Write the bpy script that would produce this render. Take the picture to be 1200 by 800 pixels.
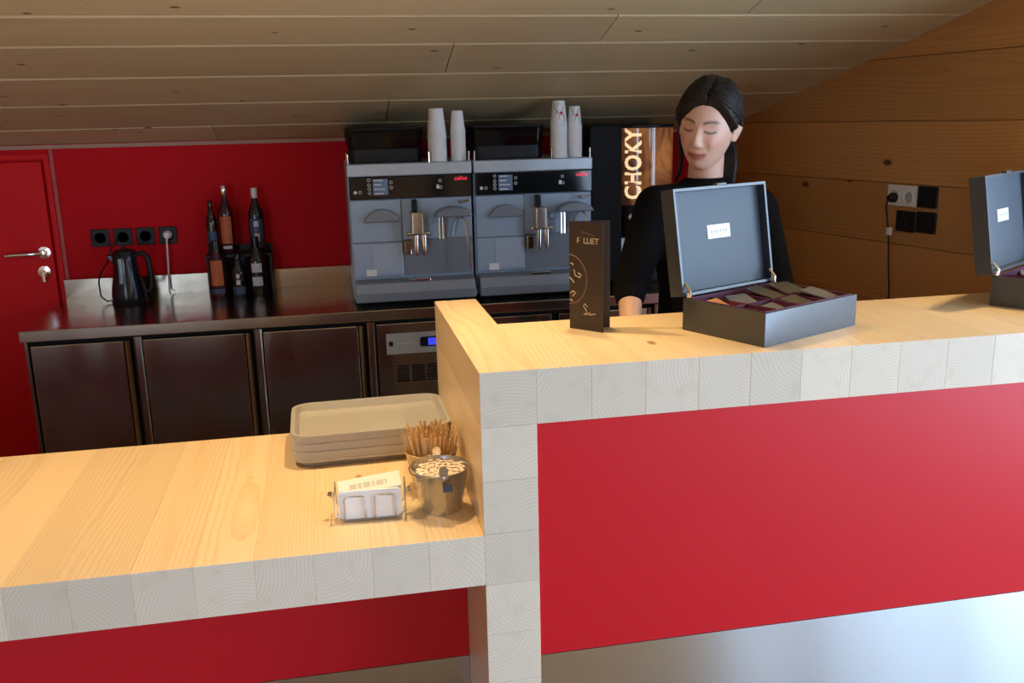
import bpy, bmesh, math, random
import numpy as np
from mathutils import Vector, Matrix
for o in list(bpy.data.objects): bpy.data.objects.remove(o)
S = bpy.context.scene
C = S.collection
R = math.radians
PI = math.pi
random.seed(7)

# ------------------------------------------------------------------ camera
YAW, PITCH, ROLL, FPX = 0.18947, 0.23572, -0.02348, 1080.56
CAM = Vector((-0.2806, -1.8375, 1.6326))
fw = Vector((math.sin(YAW)*math.cos(PITCH), math.cos(YAW)*math.cos(PITCH), -math.sin(PITCH)))
rt = Vector((math.cos(YAW), -math.sin(YAW), 0)); up = rt.cross(fw)
r2 = rt*math.cos(ROLL)+up*math.sin(ROLL); u2 = up*math.cos(ROLL)-rt*math.sin(ROLL)
cd = bpy.data.cameras.new('camera'); cam = bpy.data.objects.new('camera', cd); C.objects.link(cam)
cd.sensor_width = 36; cd.lens = FPX/1200*36; cd.clip_start = .05
cam.matrix_world = Matrix(((r2.x, u2.x, -fw.x, CAM.x), (r2.y, u2.y, -fw.y, CAM.y), (r2.z, u2.z, -fw.z, CAM.z), (0, 0, 0, 1)))
S.camera = cam

# ------------------------------------------------------------------ daylight, exposure
SKY = 12.0
w = bpy.data.worlds.new('sky'); S.world = w; w.use_nodes = True
bg = w.node_tree.nodes['Background']; bg.inputs[0].default_value = (.57, .75, 1, 1); bg.inputs[1].default_value = SKY
S.view_settings.view_transform = 'Standard'; S.view_settings.look = 'None'
S.view_settings.gamma = 1; S.view_settings.use_curve_mapping = False
S.view_settings.exposure = 0.0
SPOT_W = 46.0; SPOT_COL = (1, .70, .34)
# the right wall runs slightly splayed: origin at the far corner, s metres towards the viewer
RW0 = Vector((1.656, 2.55, 0)); RWU = Vector((.2008, -.9796, 0)); RWN = Vector((-.9796, -.2008, 0))
YB = 2.55; ZC = 1.575; SL = .28          # far wall, ceiling height at the far wall, ceiling slope
def ceil_z(y): return ZC+SL*(YB-y)
XL, YR = -3.4, -5.1
WIN = [(2.2, 3.5), (3.56, 4.93), (5.05, 6.2), (6.26, 7.5)]   # glazed bays in the right wall (s range)
WZ0, WZ1 = .12, 2.15
BWIN = [(-3.0, -1.95), (2.62, 3.10)]                  # windows behind the viewer (x range); second added to brighten the plinth reflection
BZ0, BZ1 = .14, 2.3
def portal(c, sx, sy, mat):
    l = bpy.data.lights.new('window_portal', 'AREA'); l.shape = 'RECTANGLE'; l.size = sx; l.size_y = sy
    l.cycles.is_portal = True
    o = bpy.data.objects.new('window_portal', l); C.objects.link(o); o.matrix_world = mat
for a, b in WIN:
    c = RW0+RWU*((a+b)/2); n = RWN
    m = Matrix(((RWU.x, 0, -n.x, c.x+.10*.98), (RWU.y, 0, -n.y, c.y+.02), (0, 1, 0, (WZ0+WZ1)/2), (0, 0, 0, 1)))
    portal(c, b-a, WZ1-WZ0, m)
for a, b in BWIN:
    m = Matrix(((1, 0, 0, (a+b)/2), (0, 0, -1, YR-.1), (0, 1, 0, (BZ0+BZ1)/2), (0, 0, 0, 1)))
    portal(None, b-a, BZ1-BZ0, m)

# ------------------------------------------------------------------ helpers
def obj(name, bm, mat=None, parent=None, loc=None, rot=None, smooth=False, bevel=0, world=False, angle=35):
    me = bpy.data.meshes.new(name)
    if isinstance(bm, bpy.types.Mesh): me = bm
    else:
        bmesh.ops.recalc_face_normals(bm, faces=bm.faces[:]); bm.to_mesh(me); bm.free()
    o = bpy.data.objects.new(name, me); C.objects.link(o)
    if mat and not len(me.materials): me.materials.append(mat)
    if parent is not None:
        o.parent = parent
        if world: me.transform(Matrix.Translation(-parent.location))
    if loc is not None: o.location = loc
    if rot is not None: o.rotation_euler = rot
    if smooth and len(me.polygons):
        me.shade_smooth()
        if angle < 180: me.set_sharp_from_angle(angle=R(angle))
    if bevel:
        m = o.modifiers.new('bevel', 'BEVEL'); m.width = bevel; m.segments = 2; m.limit_method = 'ANGLE'; m.angle_limit = R(40)
    return o
def thing(name, label, cat, loc=(0, 0, 0), rz=0, group=None):
    o = bpy.data.objects.new(name, None); C.objects.link(o); o.location = loc; o.rotation_euler = (0, 0, rz)
    o.empty_display_size = .05
    return tag(o, label, cat, group)
def tag(o, label=None, cat=None, group=None, kind=None):
    if label: o['label'] = label
    if cat: o['category'] = cat
    if group: o['group'] = group
    if kind: o['kind'] = kind
    return o
def copy_tree(o, parent=None):
    c = o.copy(); C.objects.link(c); c.parent = parent
    for ch in list(o.children): copy_tree(ch, c)
    return c
def B(): return bmesh.new()
ORD = ['first', 'second', 'third', 'fourth', 'fifth', 'sixth', 'seventh', 'eighth', 'ninth', 'tenth', 'eleventh', 'twelfth', 'thirteenth', 'fourteenth', 'fifteenth', 'sixteenth']
def box(bm, x0, x1, y0, y1, z0, z1, M=None):
    v = [bm.verts.new(M @ Vector(p) if M else p) for p in ((x0,y0,z0),(x1,y0,z0),(x1,y1,z0),(x0,y1,z0),(x0,y0,z1),(x1,y0,z1),(x1,y1,z1),(x0,y1,z1))]
    for f in ((0,3,2,1),(4,5,6,7),(0,1,5,4),(1,2,6,5),(2,3,7,6),(3,0,4,7)): bm.faces.new([v[i] for i in f])
    return bm
def bx(x0, x1, y0, y1, z0, z1, M=None): return box(B(), x0, x1, y0, y1, z0, z1, M)
def frame_of(d):
    d = d.normalized(); a = Vector((0, 0, 1)) if abs(d.z) < .9 else Vector((1, 0, 0))
    u = a.cross(d).normalized(); return u, d.cross(u)
def tube(bm, pts, r, seg=8, closed=False, cap=True):
    pts = [Vector(p) for p in pts]; n = len(pts); rings = []
    rs = r if isinstance(r, (list, tuple)) else [r]*n
    pu = None
    for i, p in enumerate(pts):
        if closed: d = pts[(i+1) % n]-pts[i-1]
        else: d = pts[min(i+1, n-1)]-pts[max(i-1, 0)]
        d.normalize()
        if pu is None: u, v = frame_of(d)
        else:
            u = pu-d*pu.dot(d)
            if u.length < 1e-5: u, v = frame_of(d)
            u.normalize(); v = d.cross(u)
        pu = u
        rings.append([bm.verts.new(p+(u*math.cos(2*PI*k/seg)+v*math.sin(2*PI*k/seg))*rs[i]) for k in range(seg)])
    for i in range(n if closed else n-1):
        a, b = rings[i], rings[(i+1) % n]
        for k in range(seg): bm.faces.new((a[k], a[(k+1) % seg], b[(k+1) % seg], b[k]))
    if cap and not closed:
        bm.faces.new(rings[0][::-1]); bm.faces.new(rings[-1])
    return bm
def lathe(bm, prof, seg=32, c=(0, 0, 0), sx=1, sy=1, M=None):
    rings = []
    for r, z in prof:
        if r < 1e-6:
            p = Vector((c[0], c[1], c[2]+z)); rings.append([bm.verts.new(M @ p if M else p)])
        else:
            L = []
            for k in range(seg):
                p = Vector((c[0]+r*sx*math.cos(2*PI*k/seg), c[1]+r*sy*math.sin(2*PI*k/seg), c[2]+z))
                L.append(bm.verts.new(M @ p if M else p))
            rings.append(L)
    for a, b in zip(rings, rings[1:]):
        for k in range(seg):
            q = (k+1) % seg
            if len(a) == 1 and len(b) == 1: continue
            if len(a) == 1: bm.faces.new((a[0], b[k], b[q]))
            elif len(b) == 1: bm.faces.new((a[k], a[q], b[0]))
            else: bm.faces.new((a[k], a[q], b[q], b[k]))
    return bm
def prism(bm, poly, lo, hi, M=None, axis='Y'):
    """poly in (a,b); extruded along axis"""
    def P(a, b, t):
        p = {'Y': Vector((a, t, b)), 'X': Vector((t, a, b)), 'Z': Vector((a, b, t))}[axis]
        return M @ p if M else p
    A = [bm.verts.new(P(a, b, lo)) for a, b in poly]; D = [bm.verts.new(P(a, b, hi)) for a, b in poly]
    n = len(poly); bm.faces.new(A); bm.faces.new(D[::-1])
    for i in range(n): bm.faces.new((A[i], D[i], D[(i+1) % n], A[(i+1) % n]))
    return bm
def rrect(x0, x1, y0, y1, r, n=5):
    P = []
    for cx, cy, a0 in ((x1-r, y1-r, 0), (x0+r, y1-r, 90), (x0+r, y0+r, 180), (x1-r, y0+r, 270)):
        for k in range(n+1): a = R(a0+90*k/n); P.append((cx+r*math.cos(a), cy+r*math.sin(a)))
    return P
def text(name, s, size, mat, parent, loc, rot, ext=.0006, ax='CENTER', shear=0, spacing=1, off=0):
    cu = bpy.data.curves.new(name, 'FONT'); cu.body = s; cu.size = size; cu.extrude = ext; cu.align_x = ax; cu.align_y = 'CENTER'
    cu.shear = shear; cu.offset = off; cu.space_character = spacing; cu.resolution_u = 3
    t = bpy.data.objects.new(name, cu); C.objects.link(t); bpy.context.view_layer.update()
    me = bpy.data.meshes.new_from_object(t.evaluated_get(bpy.context.evaluated_depsgraph_get()))
    bpy.data.objects.remove(t); me.materials.clear(); me.materials.append(mat)
    o = bpy.data.objects.new(name, me); C.objects.link(o); o.parent = parent; o.location = loc; o.rotation_euler = rot
    return o
FRONT = (PI/2, 0, 0)      # flat print on a face that looks towards -y

# ------------------------------------------------------------------ materials
def nodes(name):
    m = bpy.data.materials.new(name); m.use_nodes = True; nt = m.node_tree
    return m, nt, nt.nodes['Principled BSDF'], nt.nodes.new, nt.links.new
def rgb(c): return (c[0], c[1], c[2], 1)
def plain(name, col, rough=.5, metal=0, var=.06, scale=30, spec=.5, coat=0, trans=0, emit=None, es=0, bump=0, aniso=0):
    m, nt, b, N, L = nodes(name)
    tc = N('ShaderNodeTexCoord'); no = N('ShaderNodeTexNoise'); no.inputs['Scale'].default_value = scale; no.inputs['Detail'].default_value = 3
    L(tc.outputs['Object'], no.inputs['Vector'])
    mx = N('ShaderNodeMix'); mx.data_type = 'RGBA'
    mx.inputs[6].default_value = rgb([c*(1-var) for c in col]); mx.inputs[7].default_value = rgb([min(1, c*(1+var)) for c in col])
    L(no.outputs['Fac'], mx.inputs[0]); L(mx.outputs[2], b.inputs['Base Color'])
    b.inputs['Roughness'].default_value = rough; b.inputs['Metallic'].default_value = metal
    b.inputs['Specular IOR Level'].default_value = spec; b.inputs['Coat Weight'].default_value = coat; b.inputs['Coat Roughness'].default_value = .15
    b.inputs['Transmission Weight'].default_value = trans
    if emit: b.inputs['Emission Color'].default_value = rgb(emit); b.inputs['Emission Strength'].default_value = es
    if bump:
        bp = N('ShaderNodeBump'); bp.inputs['Strength'].default_value = bump; bp.inputs['Distance'].default_value = .004
        L(no.outputs['Fac'], bp.inputs['Height']); L(bp.outputs[0], b.inputs['Normal'])
    return m
def wood(name, light, dark, knotc, axis='Y', ring=46, contrast=.55, rough=.42, knot=1.0, kscale=(7, 2.2), spec=.4, bump=.06, tone=.12):
    m, nt, b, N, L = nodes(name)
    tc = N('ShaderNodeTexCoord'); oi = N('ShaderNodeObjectInfo')
    # a different piece of the trunk for every timber
    cmb = N('ShaderNodeCombineXYZ')
    def rnd(mult, off):
        a = N('ShaderNodeMath'); a.operation = 'MULTIPLY'; a.inputs[1].default_value = mult; L(oi.outputs['Random'], a.inputs[0])
        f = N('ShaderNodeMath'); f.operation = 'FRACT'; L(a.outputs[0], f.inputs[0])
        s = N('ShaderNodeMath'); s.operation = 'MULTIPLY_ADD'; s.inputs[1].default_value = off; s.inputs[2].default_value = -off/2; L(f.outputs[0], s.inputs[0])
        return s.outputs[0]
    ai = 'XYZ'.index(axis)
    for i in range(3): L(rnd((37.1, 91.7, 53.3)[i], 9.0 if i == ai else .34), cmb.inputs[i])
    add = N('ShaderNodeVectorMath'); L(tc.outputs['Object'], add.inputs[0]); L(cmb.outputs[0], add.inputs[1])
    # slow wander of the grain
    mp = N('ShaderNodeMapping'); sc = [3.5]*3; sc[ai] = .8; mp.inputs['Scale'].default_value = sc; L(add.outputs[0], mp.inputs['Vector'])
    n1 = N('ShaderNodeTexNoise'); n1.inputs['Scale'].default_value = 1; n1.inputs['Detail'].default_value = 2; L(mp.outputs[0], n1.inputs['Vector'])
    sub = N('ShaderNodeVectorMath'); sub.operation = 'MULTIPLY_ADD'; sub.inputs[1].default_value = (.07, .07, .07); L(n1.outputs['Color'], sub.inputs[0]); L(add.outputs[0], sub.inputs[2])
    # knots
    mk = N('ShaderNodeMapping'); sk = [kscale[0]]*3; sk[ai] = kscale[1]; mk.inputs['Scale'].default_value = sk; L(add.outputs[0], mk.inputs['Vector'])
    vo = N('ShaderNodeTexVoronoi'); vo.inputs['Scale'].default_value = 1; L(mk.outputs[0], vo.inputs['Vector'])
    kr = N('ShaderNodeMapRange'); kr.inputs[1].default_value = .05; kr.inputs[2].default_value = .09; kr.inputs[3].default_value = 1; kr.inputs[4].default_value = 0; L(vo.outputs['Distance'], kr.inputs[0])
    wv = N('ShaderNodeTexWave'); wv.wave_type = 'RINGS'; wv.rings_direction = axis; wv.inputs['Scale'].default_value = ring
    wv.inputs['Distortion'].default_value = 1.5; wv.inputs['Detail'].default_value = 1.5; wv.inputs['Detail Scale'].default_value = .6
    wv.wave_profile = 'SAW'; L(sub.outputs[0], wv.inputs['Vector'])
    cr = N('ShaderNodeMapRange'); cr.inputs[1].default_value = .45; cr.inputs[2].default_value = 1; cr.inputs[3].default_value = 0; cr.inputs[4].default_value = contrast; L(wv.outputs['Fac'], cr.inputs[0])
    # broad streaks
    ms = N('ShaderNodeMapping'); s2 = [22]*3; s2[ai] = .9; ms.inputs['Scale'].default_value = s2; L(add.outputs[0], ms.inputs['Vector'])
    n2 = N('ShaderNodeTexNoise'); n2.inputs['Scale'].default_value = 1; n2.inputs['Detail'].default_value = 3; L(ms.outputs[0], n2.inputs['Vector'])
    st = N('ShaderNodeMapRange'); st.inputs[1].default_value = .52; st.inputs[2].default_value = .8; st.inputs[4].default_value = .5; L(n2.outputs['Fac'], st.inputs[0])
    mx = N('ShaderNodeMath'); mx.operation = 'MAXIMUM'; L(cr.outputs[0], mx.inputs[0]); L(st.outputs[0], mx.inputs[1])
    c1 = N('ShaderNodeMix'); c1.data_type = 'RGBA'; c1.inputs[6].default_value = rgb(light); c1.inputs[7].default_value = rgb(dark); L(mx.outputs[0], c1.inputs[0])
    km = N('ShaderNodeMath'); km.operation = 'MULTIPLY'; km.inputs[1].default_value = knot; L(kr.outputs[0], km.inputs[0])
    c2 = N('ShaderNodeMix'); c2.data_type = 'RGBA'; c2.inputs[7].default_value = rgb(knotc); L(km.outputs[0], c2.inputs[0]); L(c1.outputs[2], c2.inputs[6])
    # board to board tone
    tv = N('ShaderNodeMapRange'); tv.inputs[3].default_value = 1-tone; tv.inputs[4].default_value = 1+tone*.4; L(oi.outputs['Random'], tv.inputs[0])
    hs = N('ShaderNodeHueSaturation'); L(tv.outputs[0], hs.inputs['Value']); L(c2.outputs[2], hs.inputs['Color'])
    L(hs.outputs[0], b.inputs['Base Color']); b.inputs['Roughness'].default_value = rough; b.inputs['Specular IOR Level'].default_value = spec
    bp = N('ShaderNodeBump'); bp.inputs['Strength'].default_value = bump; bp.inputs['Distance'].default_value = .002; L(mx.outputs[0], bp.inputs['Height']); L(bp.outputs[0], b.inputs['Normal'])
    return m
def steel(name, col, rough=.28, stretch=(60, 60, 1.2), wav=.0, rv=.12, aniso=0, arot=.25):
    m, nt, b, N, L = nodes(name)
    tc = N('ShaderNodeTexCoord'); mp = N('ShaderNodeMapping'); mp.inputs['Scale'].default_value = stretch; L(tc.outputs['Object'], mp.inputs['Vector'])
    n = N('ShaderNodeTexNoise'); n.inputs['Scale'].default_value = 1; n.inputs['Detail'].default_value = 4; L(mp.outputs[0], n.inputs['Vector'])
    mr = N('ShaderNodeMapRange'); mr.inputs[3].default_value = rough-rv; mr.inputs[4].default_value = rough+rv; L(n.outputs['Fac'], mr.inputs[0]); L(mr.outputs[0], b.inputs['Roughness'])
    b.inputs['Base Color'].default_value = rgb(col); b.inputs['Metallic'].default_value = 1
    if aniso:
        b.inputs['Anisotropic'].default_value = aniso; tg = N('ShaderNodeCombineXYZ'); tg.inputs[2].default_value = 1; L(tg.outputs[0], b.inputs['Tangent']); b.inputs['Anisotropic Rotation'].default_value = arot
    if wav:
        mq = N('ShaderNodeMapping'); mq.inputs['Scale'].default_value = (5, 5, 1.3); L(tc.outputs['Object'], mq.inputs['Vector'])
        q = N('ShaderNodeTexNoise'); q.inputs['Scale'].default_value = 1; q.inputs['Detail'].default_value = 1; L(mq.outputs[0], q.inputs['Vector'])
        bp = N('ShaderNodeBump'); bp.inputs['Strength'].default_value = wav; bp.inputs['Distance'].default_value = .05; L(q.outputs['Fac'], bp.inputs['Height']); L(bp.outputs[0], b.inputs['Normal'])
    return m
def smoked(name, col, mixf=.25, rough=.1):
    m, nt, b, N, L = nodes(name); out = nt.nodes['Material Output']
    t = N('ShaderNodeBsdfTransparent'); t.inputs[0].default_value = rgb(col)
    b.inputs['Base Color'].default_value = (.01, .01, .01, 1); b.inputs['Roughness'].default_value = rough
    mx = N('ShaderNodeMixShader'); mx.inputs[0].default_value = mixf; L(t.outputs[0], mx.inputs[1]); L(b.outputs[0], mx.inputs[2]); L(mx.outputs[0], out.inputs[0])
    return m
M = {}
M['endgrain_daylit'] = wood('spruce_end_grain_daylit', (.80, .70, .57), (.60, .47, .32), (.30, .16, .08), 'Y', 40, .42, .6, .7, (6.5, 3), .3, .03, .12)  # paler end faces: bare end grain, with cool daylight put into the colour
M['timber'] = wood('spruce_timber', (.84, .65, .42), (.68, .40, .17), (.30, .14, .06), 'Y', 44, .42, .38, .85, (6.5, 3), .5, .03, .12)
M['ceiling'] = wood('spruce_ceiling_board', (.60, .47, .27), (.46, .32, .16), (.14, .06, .02), 'X', 26, .35, .5, 1, (10, 4.5), .4)
M['wallwood'] = wood('spruce_wall_board', (.60, .30, .10), (.42, .18, .05), (.13, .045, .015), 'X', 26, .5, .45, 1, (6, 3), .4)
M['floorwood'] = wood('floor_board', (.30, .20, .12), (.2, .12, .07), (.06, .03, .02), 'X', 26, .4, .4, .6)
M['red'] = plain('red_wall_paint', (.60, .007, .014), .65, var=.05, scale=3, spec=.12)
M['reddoor'] = plain('red_door_paint', (.72, .004, .009), .5, var=.04, scale=3, spec=.2)
M['redpanel'] = plain('red_laminate', (.62, .006, .016), .40, var=.03, scale=4, spec=.45)
M['steelfront'] = steel('brushed_steel_plinth', (.66, .70, .74), .29, (9, 1, .1), .0, .015, 1.0, .0)
M['steel'] = steel('brushed_steel', (.46, .39, .31), .21, (1.5, 40, 40), .04, .02)
M['steeldoor'] = steel('steel_door_sheet', (.48, .41, .33), .20, (60, 60, 1), .4, .03)
M['chrome'] = plain('chrome', (.8, .8, .8), .12, 1, .02)
M['zinc'] = steel('galvanised_zinc', (.72, .72, .70), .26, (20, 20, 8), .03, .1)
M['black'] = plain('black_plastic', (.010, .010, .012), .45, spec=.3)
M['blackmat'] = plain('matt_black', (.012, .012, .014), .7, spec=.2)
M['blackgloss'] = plain('glossy_black', (.008, .009, .012), .12)
M['machgrey'] = plain('blue_grey_machine_panel', (.36, .46, .58), .38, .2, .03)
M['machdark'] = plain('dark_grey_machine_panel', (.24, .28, .33), .35, .3, .03)
M['machtray'] = plain('drip_tray_grey', (.30, .34, .39), .4, .3, .04)
M['white'] = plain('white_plastic', (.82, .82, .80), .4, 0, .02)
M['paper'] = plain('white_paper_cup', (.84, .83, .82), .6, 0, .03)
M['print'] = plain('white_print', (.75, .75, .78), .5, 0, .02)
M['redled'] = plain('red_logo', (.8, .02, .05), .4, emit=(1, .03, .08), es=1.0)
M['screen'] = plain('lcd_screen', (.10, .14, .22), .2, emit=(.2, .3, .5), es=.12, scale=90, var=.5)
M['bluelcd'] = plain('blue_display', (.02, .03, .3), .2, emit=(.05, .07, .9), es=.9)
M['tray'] = plain('taupe_tray_plastic', (.43, .41, .39), .3, 0, .03, 60)
M['stirrer'] = plain('birch_stirrer', (.70, .47, .24), .6, 0, .12, 40)
M['boxblack'] = plain('black_lacquered_box', (.010, .016, .026), .45, 0, .05, spec=1.0, coat=.3)
M['boxliner'] = plain('dark_lid_lining', (.045, .060, .085), .5, 0, .04, spec=.55)
M['purple'] = plain('purple_lining', (.10, .012, .05), .6)
M['silver'] = plain('silver_label', (.85, .85, .85), .4, .2, .03)
M['brass'] = plain('pale_brass', (.8, .72, .55), .25, 1, .03)
M['brown'] = plain('dark_brown_card', (.030, .019, .015), .4, 0, .05)
M['gold'] = plain('gold_print', (.50, .40, .30), .5, 0, .02)
M['bronze'] = plain('bronze_print', (.20, .12, .08), .5, 0, .02)
M['cream'] = plain('cream_paper', (.85, .80, .70), .6, 0, .02)
M['sugar'] = plain('white_sachet_paper', (.86, .87, .90), .55, 0, .02)
M['sachet'] = plain('pinkish_sachet_paper', (.84, .70, .60), .6, 0, .12, 60)
M['beige'] = plain('beige_sachet', (.72, .58, .46), .6, 0, .1, 80)
M['greyprint'] = plain('grey_print', (.55, .52, .47), .6, 0, .02)
M['wire'] = plain('chromed_wire', (.55, .55, .56), .22, 1, .02)
M['glassdark'] = plain('dark_bottle_glass', (.012, .008, .010), .1, 0, .02, spec=.7)
M['glassred'] = plain('dark_red_bottle', (.05, .006, .012), .1, 0, .02, spec=.7)
M['orange'] = plain('orange_bottle_label', (.55, .13, .03), .5, 0, .4, 120)
M['whitelabel'] = plain('white_bottle_label', (.62, .62, .66), .5, 0, .25, 100)
M['bluelabel'] = plain('blue_bottle_label', (.05, .07, .16), .4, 0, .5, 120)
M['smoke'] = smoked('smoked_hopper_plastic', (.55, .5, .5), .3)
M['beans'] = plain('coffee_beans', (.02, .012, .008), .4, 0, .4, 200, bump=.8)
M['kettle'] = plain('dark_kettle_plastic', (.008, .009, .018), .2, 0, .02, spec=.5)
M['window'] = plain('water_gauge', (.35, .40, .48), .2, 0, .05)
M['skirt'] = plain('white_plaster', (.55, .50, .44), .8, 0, .04)
M['framewood'] = plain('window_frame_wood', (.22, .12, .06), .5, 0, .1)
M['hair'] = plain('dark_brown_hair', (.011, .007, .006), .5, 0, .3, 60, spec=.3)
M['sweater'] = plain('black_knit', (.006, .006, .007), .9, 0, .15, 12, bump=.35, spec=.1)
M['trousers'] = plain('dark_trousers', (.015, .016, .022), .7, 0, .1)
M['glass'] = None
def make_glass():
    m, nt, b, N, L = nodes('window_glass'); out = nt.nodes['Material Output']
    t = N('ShaderNodeBsdfTransparent'); t.inputs[0].default_value = (.96, .98, .98, 1)
    g = N('ShaderNodeBsdfGlossy'); g.inputs['Roughness'].default_value = .02
    mx = N('ShaderNodeMixShader'); mx.inputs[0].default_value = .05; L(t.outputs[0], mx.inputs[1]); L(g.outputs[0], mx.inputs[2]); L(mx.outputs[0], out.inputs[0])
    return m
M['glass'] = make_glass()

# ------------------------------------------------------------------ the room
def struct(name, bm, mat, parent=None, **k):
    o = obj(name, bm, mat, parent, **k)
    if parent is None: o['kind'] = 'structure'
    return o
XR = 3.6
fl = struct('floor', bx(XL-.2, XR, YR-.2, YB+.15, -.12, -.02), M['floorwood'])
for i in range(50):
    y0 = YR-.2+i*.15
    if y0+.148 > YB+.15: break
    if i == 0: bmf = bx(-(XR-XL+.2)/2, (XR-XL+.2)/2, -.074, .074, -.02, 0); pl = obj('plank', bmf, M['floorwood'], fl); fm = pl.data
    else: pl = obj('plank', fm, None, fl)
    pl.location = ((XR+XL-.2)/2, y0+.074, 0)
# far wall, painted red
wb = struct('wall_back', bx(XL-.2, 1.75, YB, YB+.12, 0, ZC+.02), M['red'])
tr = struct('trim_1', bx(-1.462, -1.446, YB-.010, YB, 0, 1.553), plain('dusky_red_trim', (.50, .06, .06), .5))
struct('trim_2', bx(XL, 1.64, YB-.012, YB, 1.556, 1.572), plain('pale_ceiling_trim', (.42, .25, .18), .6))
# door with low head
dr = tag(bpy.data.objects.new('door_1', None), kind='structure'); C.objects.link(dr); dr.location = (-1.9, YB, 0)
obj('door_leaf', bx(-.36, .405, -.028, -.002, .02, 1.505), M['reddoor'], dr, bevel=.004)
bm = bx(.415, .436, -.016, 0, 0, 1.535); box(bm, -.40, -.37, -.016, 0, 0, 1.535); box(bm, -.37, .415, -.016, 0, 1.514, 1.535)
obj('door_frame', bm, M['reddoor'], dr)
h = obj('handle', lathe(B(), [(0, 0), (.026, 0), (.026, .008), (.011, .009), (.011, .045), (0, .046)], 24, M=Matrix.Translation((.372, -.028, 1.113)) @ Matrix.Rotation(PI/2, 4, 'X')), M['chrome'], dr, smooth=True)
obj('lever', tube(B(), [(.372, -.066, 1.113), (.35, -.072, 1.113), (.30, -.074, 1.112), (.225, -.074, 1.110)], [.010, .010, .009, .008], 12), M['chrome'], h, smooth=True)
k = obj('lock', lathe(B(), [(0, 0), (.026, 0), (.026, .008), (.010, .010), (.010, .02), (0, .02)], 24, M=Matrix.Translation((.362, -.028, 1.028)) @ Matrix.Rotation(PI/2, 4, 'X')), M['chrome'], dr, smooth=True)
obj('key', bx(.355, .369, -.062, -.046, .985, 1.035), M['chrome'], k, bevel=.003)
# left and rear walls
def cut_wall(name, u0, u1, top, holes, z0, z1, place, mat):
    """wall plate with window holes; place(u0,u1,z0,z1poly) adds a prism"""
    bm = B(); us = [u0]+[v for h_ in holes for v in h_]+[u1]
    for i in range(0, len(us), 2): prism(bm, [(us[i], 0), (us[i+1], 0), (us[i+1], top(us[i+1])), (us[i], top(us[i]))], 0, .12, place, 'Y')
    for a, b in holes:
        prism(bm, [(a, 0), (b, 0), (b, z0), (a, z0)], 0, .12, place, 'Y')
        prism(bm, [(a, z1), (b, z1), (b, top(b)), (a, top(a))], 0, .12, place, 'Y')
    return struct(name, bm, mat)
cut_wall('wall_rear', XL-.2, 3.3, lambda u: ceil_z(YR), BWIN, BZ0, BZ1, Matrix.Translation((0, YR-.12, 0)), M['wallwood'])
struct('wall_left', prism(B(), [(YR, 0), (YB, 0), (YB, ceil_z(YB)), (YR, ceil_z(YR))], XL-.12, XL, None, 'X'), M['wallwood'])
# right wall: local x = s, y = outwards, z up
MRW = Matrix(((RWU.x, -RWN.x, 0, RW0.x), (RWU.y, -RWN.y, 0, RW0.y), (0, 0, 1, 0), (0, 0, 0, 1)))
def rw_y(s): return RW0.y+RWU.y*s
S_END = 7.8
cut_wall('wall_right', -.05, S_END, lambda s: ceil_z(rw_y(s)), WIN, WZ0, WZ1, MRW @ Matrix.Translation((0, .02, 0)), M['wallwood'])
wr = bpy.data.objects['wall_right']
def clip(poly, f):
    out = []
    for i in range(len(poly)):
        a, b = poly[i], poly[(i+1) % len(poly)]; fa, fb = f(a), f(b)
        if fa <= 0: out.append(a)
        if fa*fb < 0: t = fa/(fa-fb); out.append((a[0]+(b[0]-a[0])*t, a[1]+(b[1]-a[1])*t))
    return out
zs = [.185+.235*i for i in range(-1, 9)]
for i, z0 in enumerate(zs):
    z1 = z0+.233
    poly = clip([(0, max(z0, 0)), (2.18, max(z0, 0)), (2.18, z1), (0, z1)], lambda q: q[1]-ceil_z(rw_y(q[0])))
    if len(poly) < 3: continue
    cs = sum(q[0] for q in poly)/len(poly); cz = sum(q[1] for q in poly)/len(poly)
    bm = prism(B(), [(q[0]-cs, q[1]-cz) for q in poly], 0, .0195, None, 'Y')
    o = obj('board', bm, M['wallwood'], wr, bevel=.002); o.matrix_local = MRW @ Matrix.Translation((cs, 0, cz))
# windows
def window(n, a, b, z0, z1, mat4):
    e = tag(bpy.data.objects.new('window_%d' % n, None), kind='structure'); C.objects.link(e); e.matrix_world = mat4 @ Matrix.Translation(((a+b)/2, 0, z0))
    w2, hh = (b-a)/2, z1-z0
    bm = bx(-w2, -w2+.06, .03, .1, 0, hh); box(bm, w2-.06, w2, .03, .1, 0, hh); box(bm, -w2+.06, w2-.06, .03, .1, 0, .07); box(bm, -w2+.06, w2-.06, .03, .1, hh-.06, hh)
    obj('window_frame', bm, M['framewood'], e)
    obj('pane', bx(-w2+.06, w2-.06, .062, .068, .07, hh-.06), M['glass'], e)
n = 1
for a, b in WIN: window(n, a, b, WZ0, WZ1, MRW @ Matrix.Translation((0, .02, 0))); n += 1
for a, b in BWIN: window(n, a, b, BZ0, BZ1, Matrix.Translation((0, YR, 0)) @ Matrix.Rotation(PI, 4, 'Z') @ Matrix.Translation((-(a+b), 0, 0))); n += 1
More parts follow.
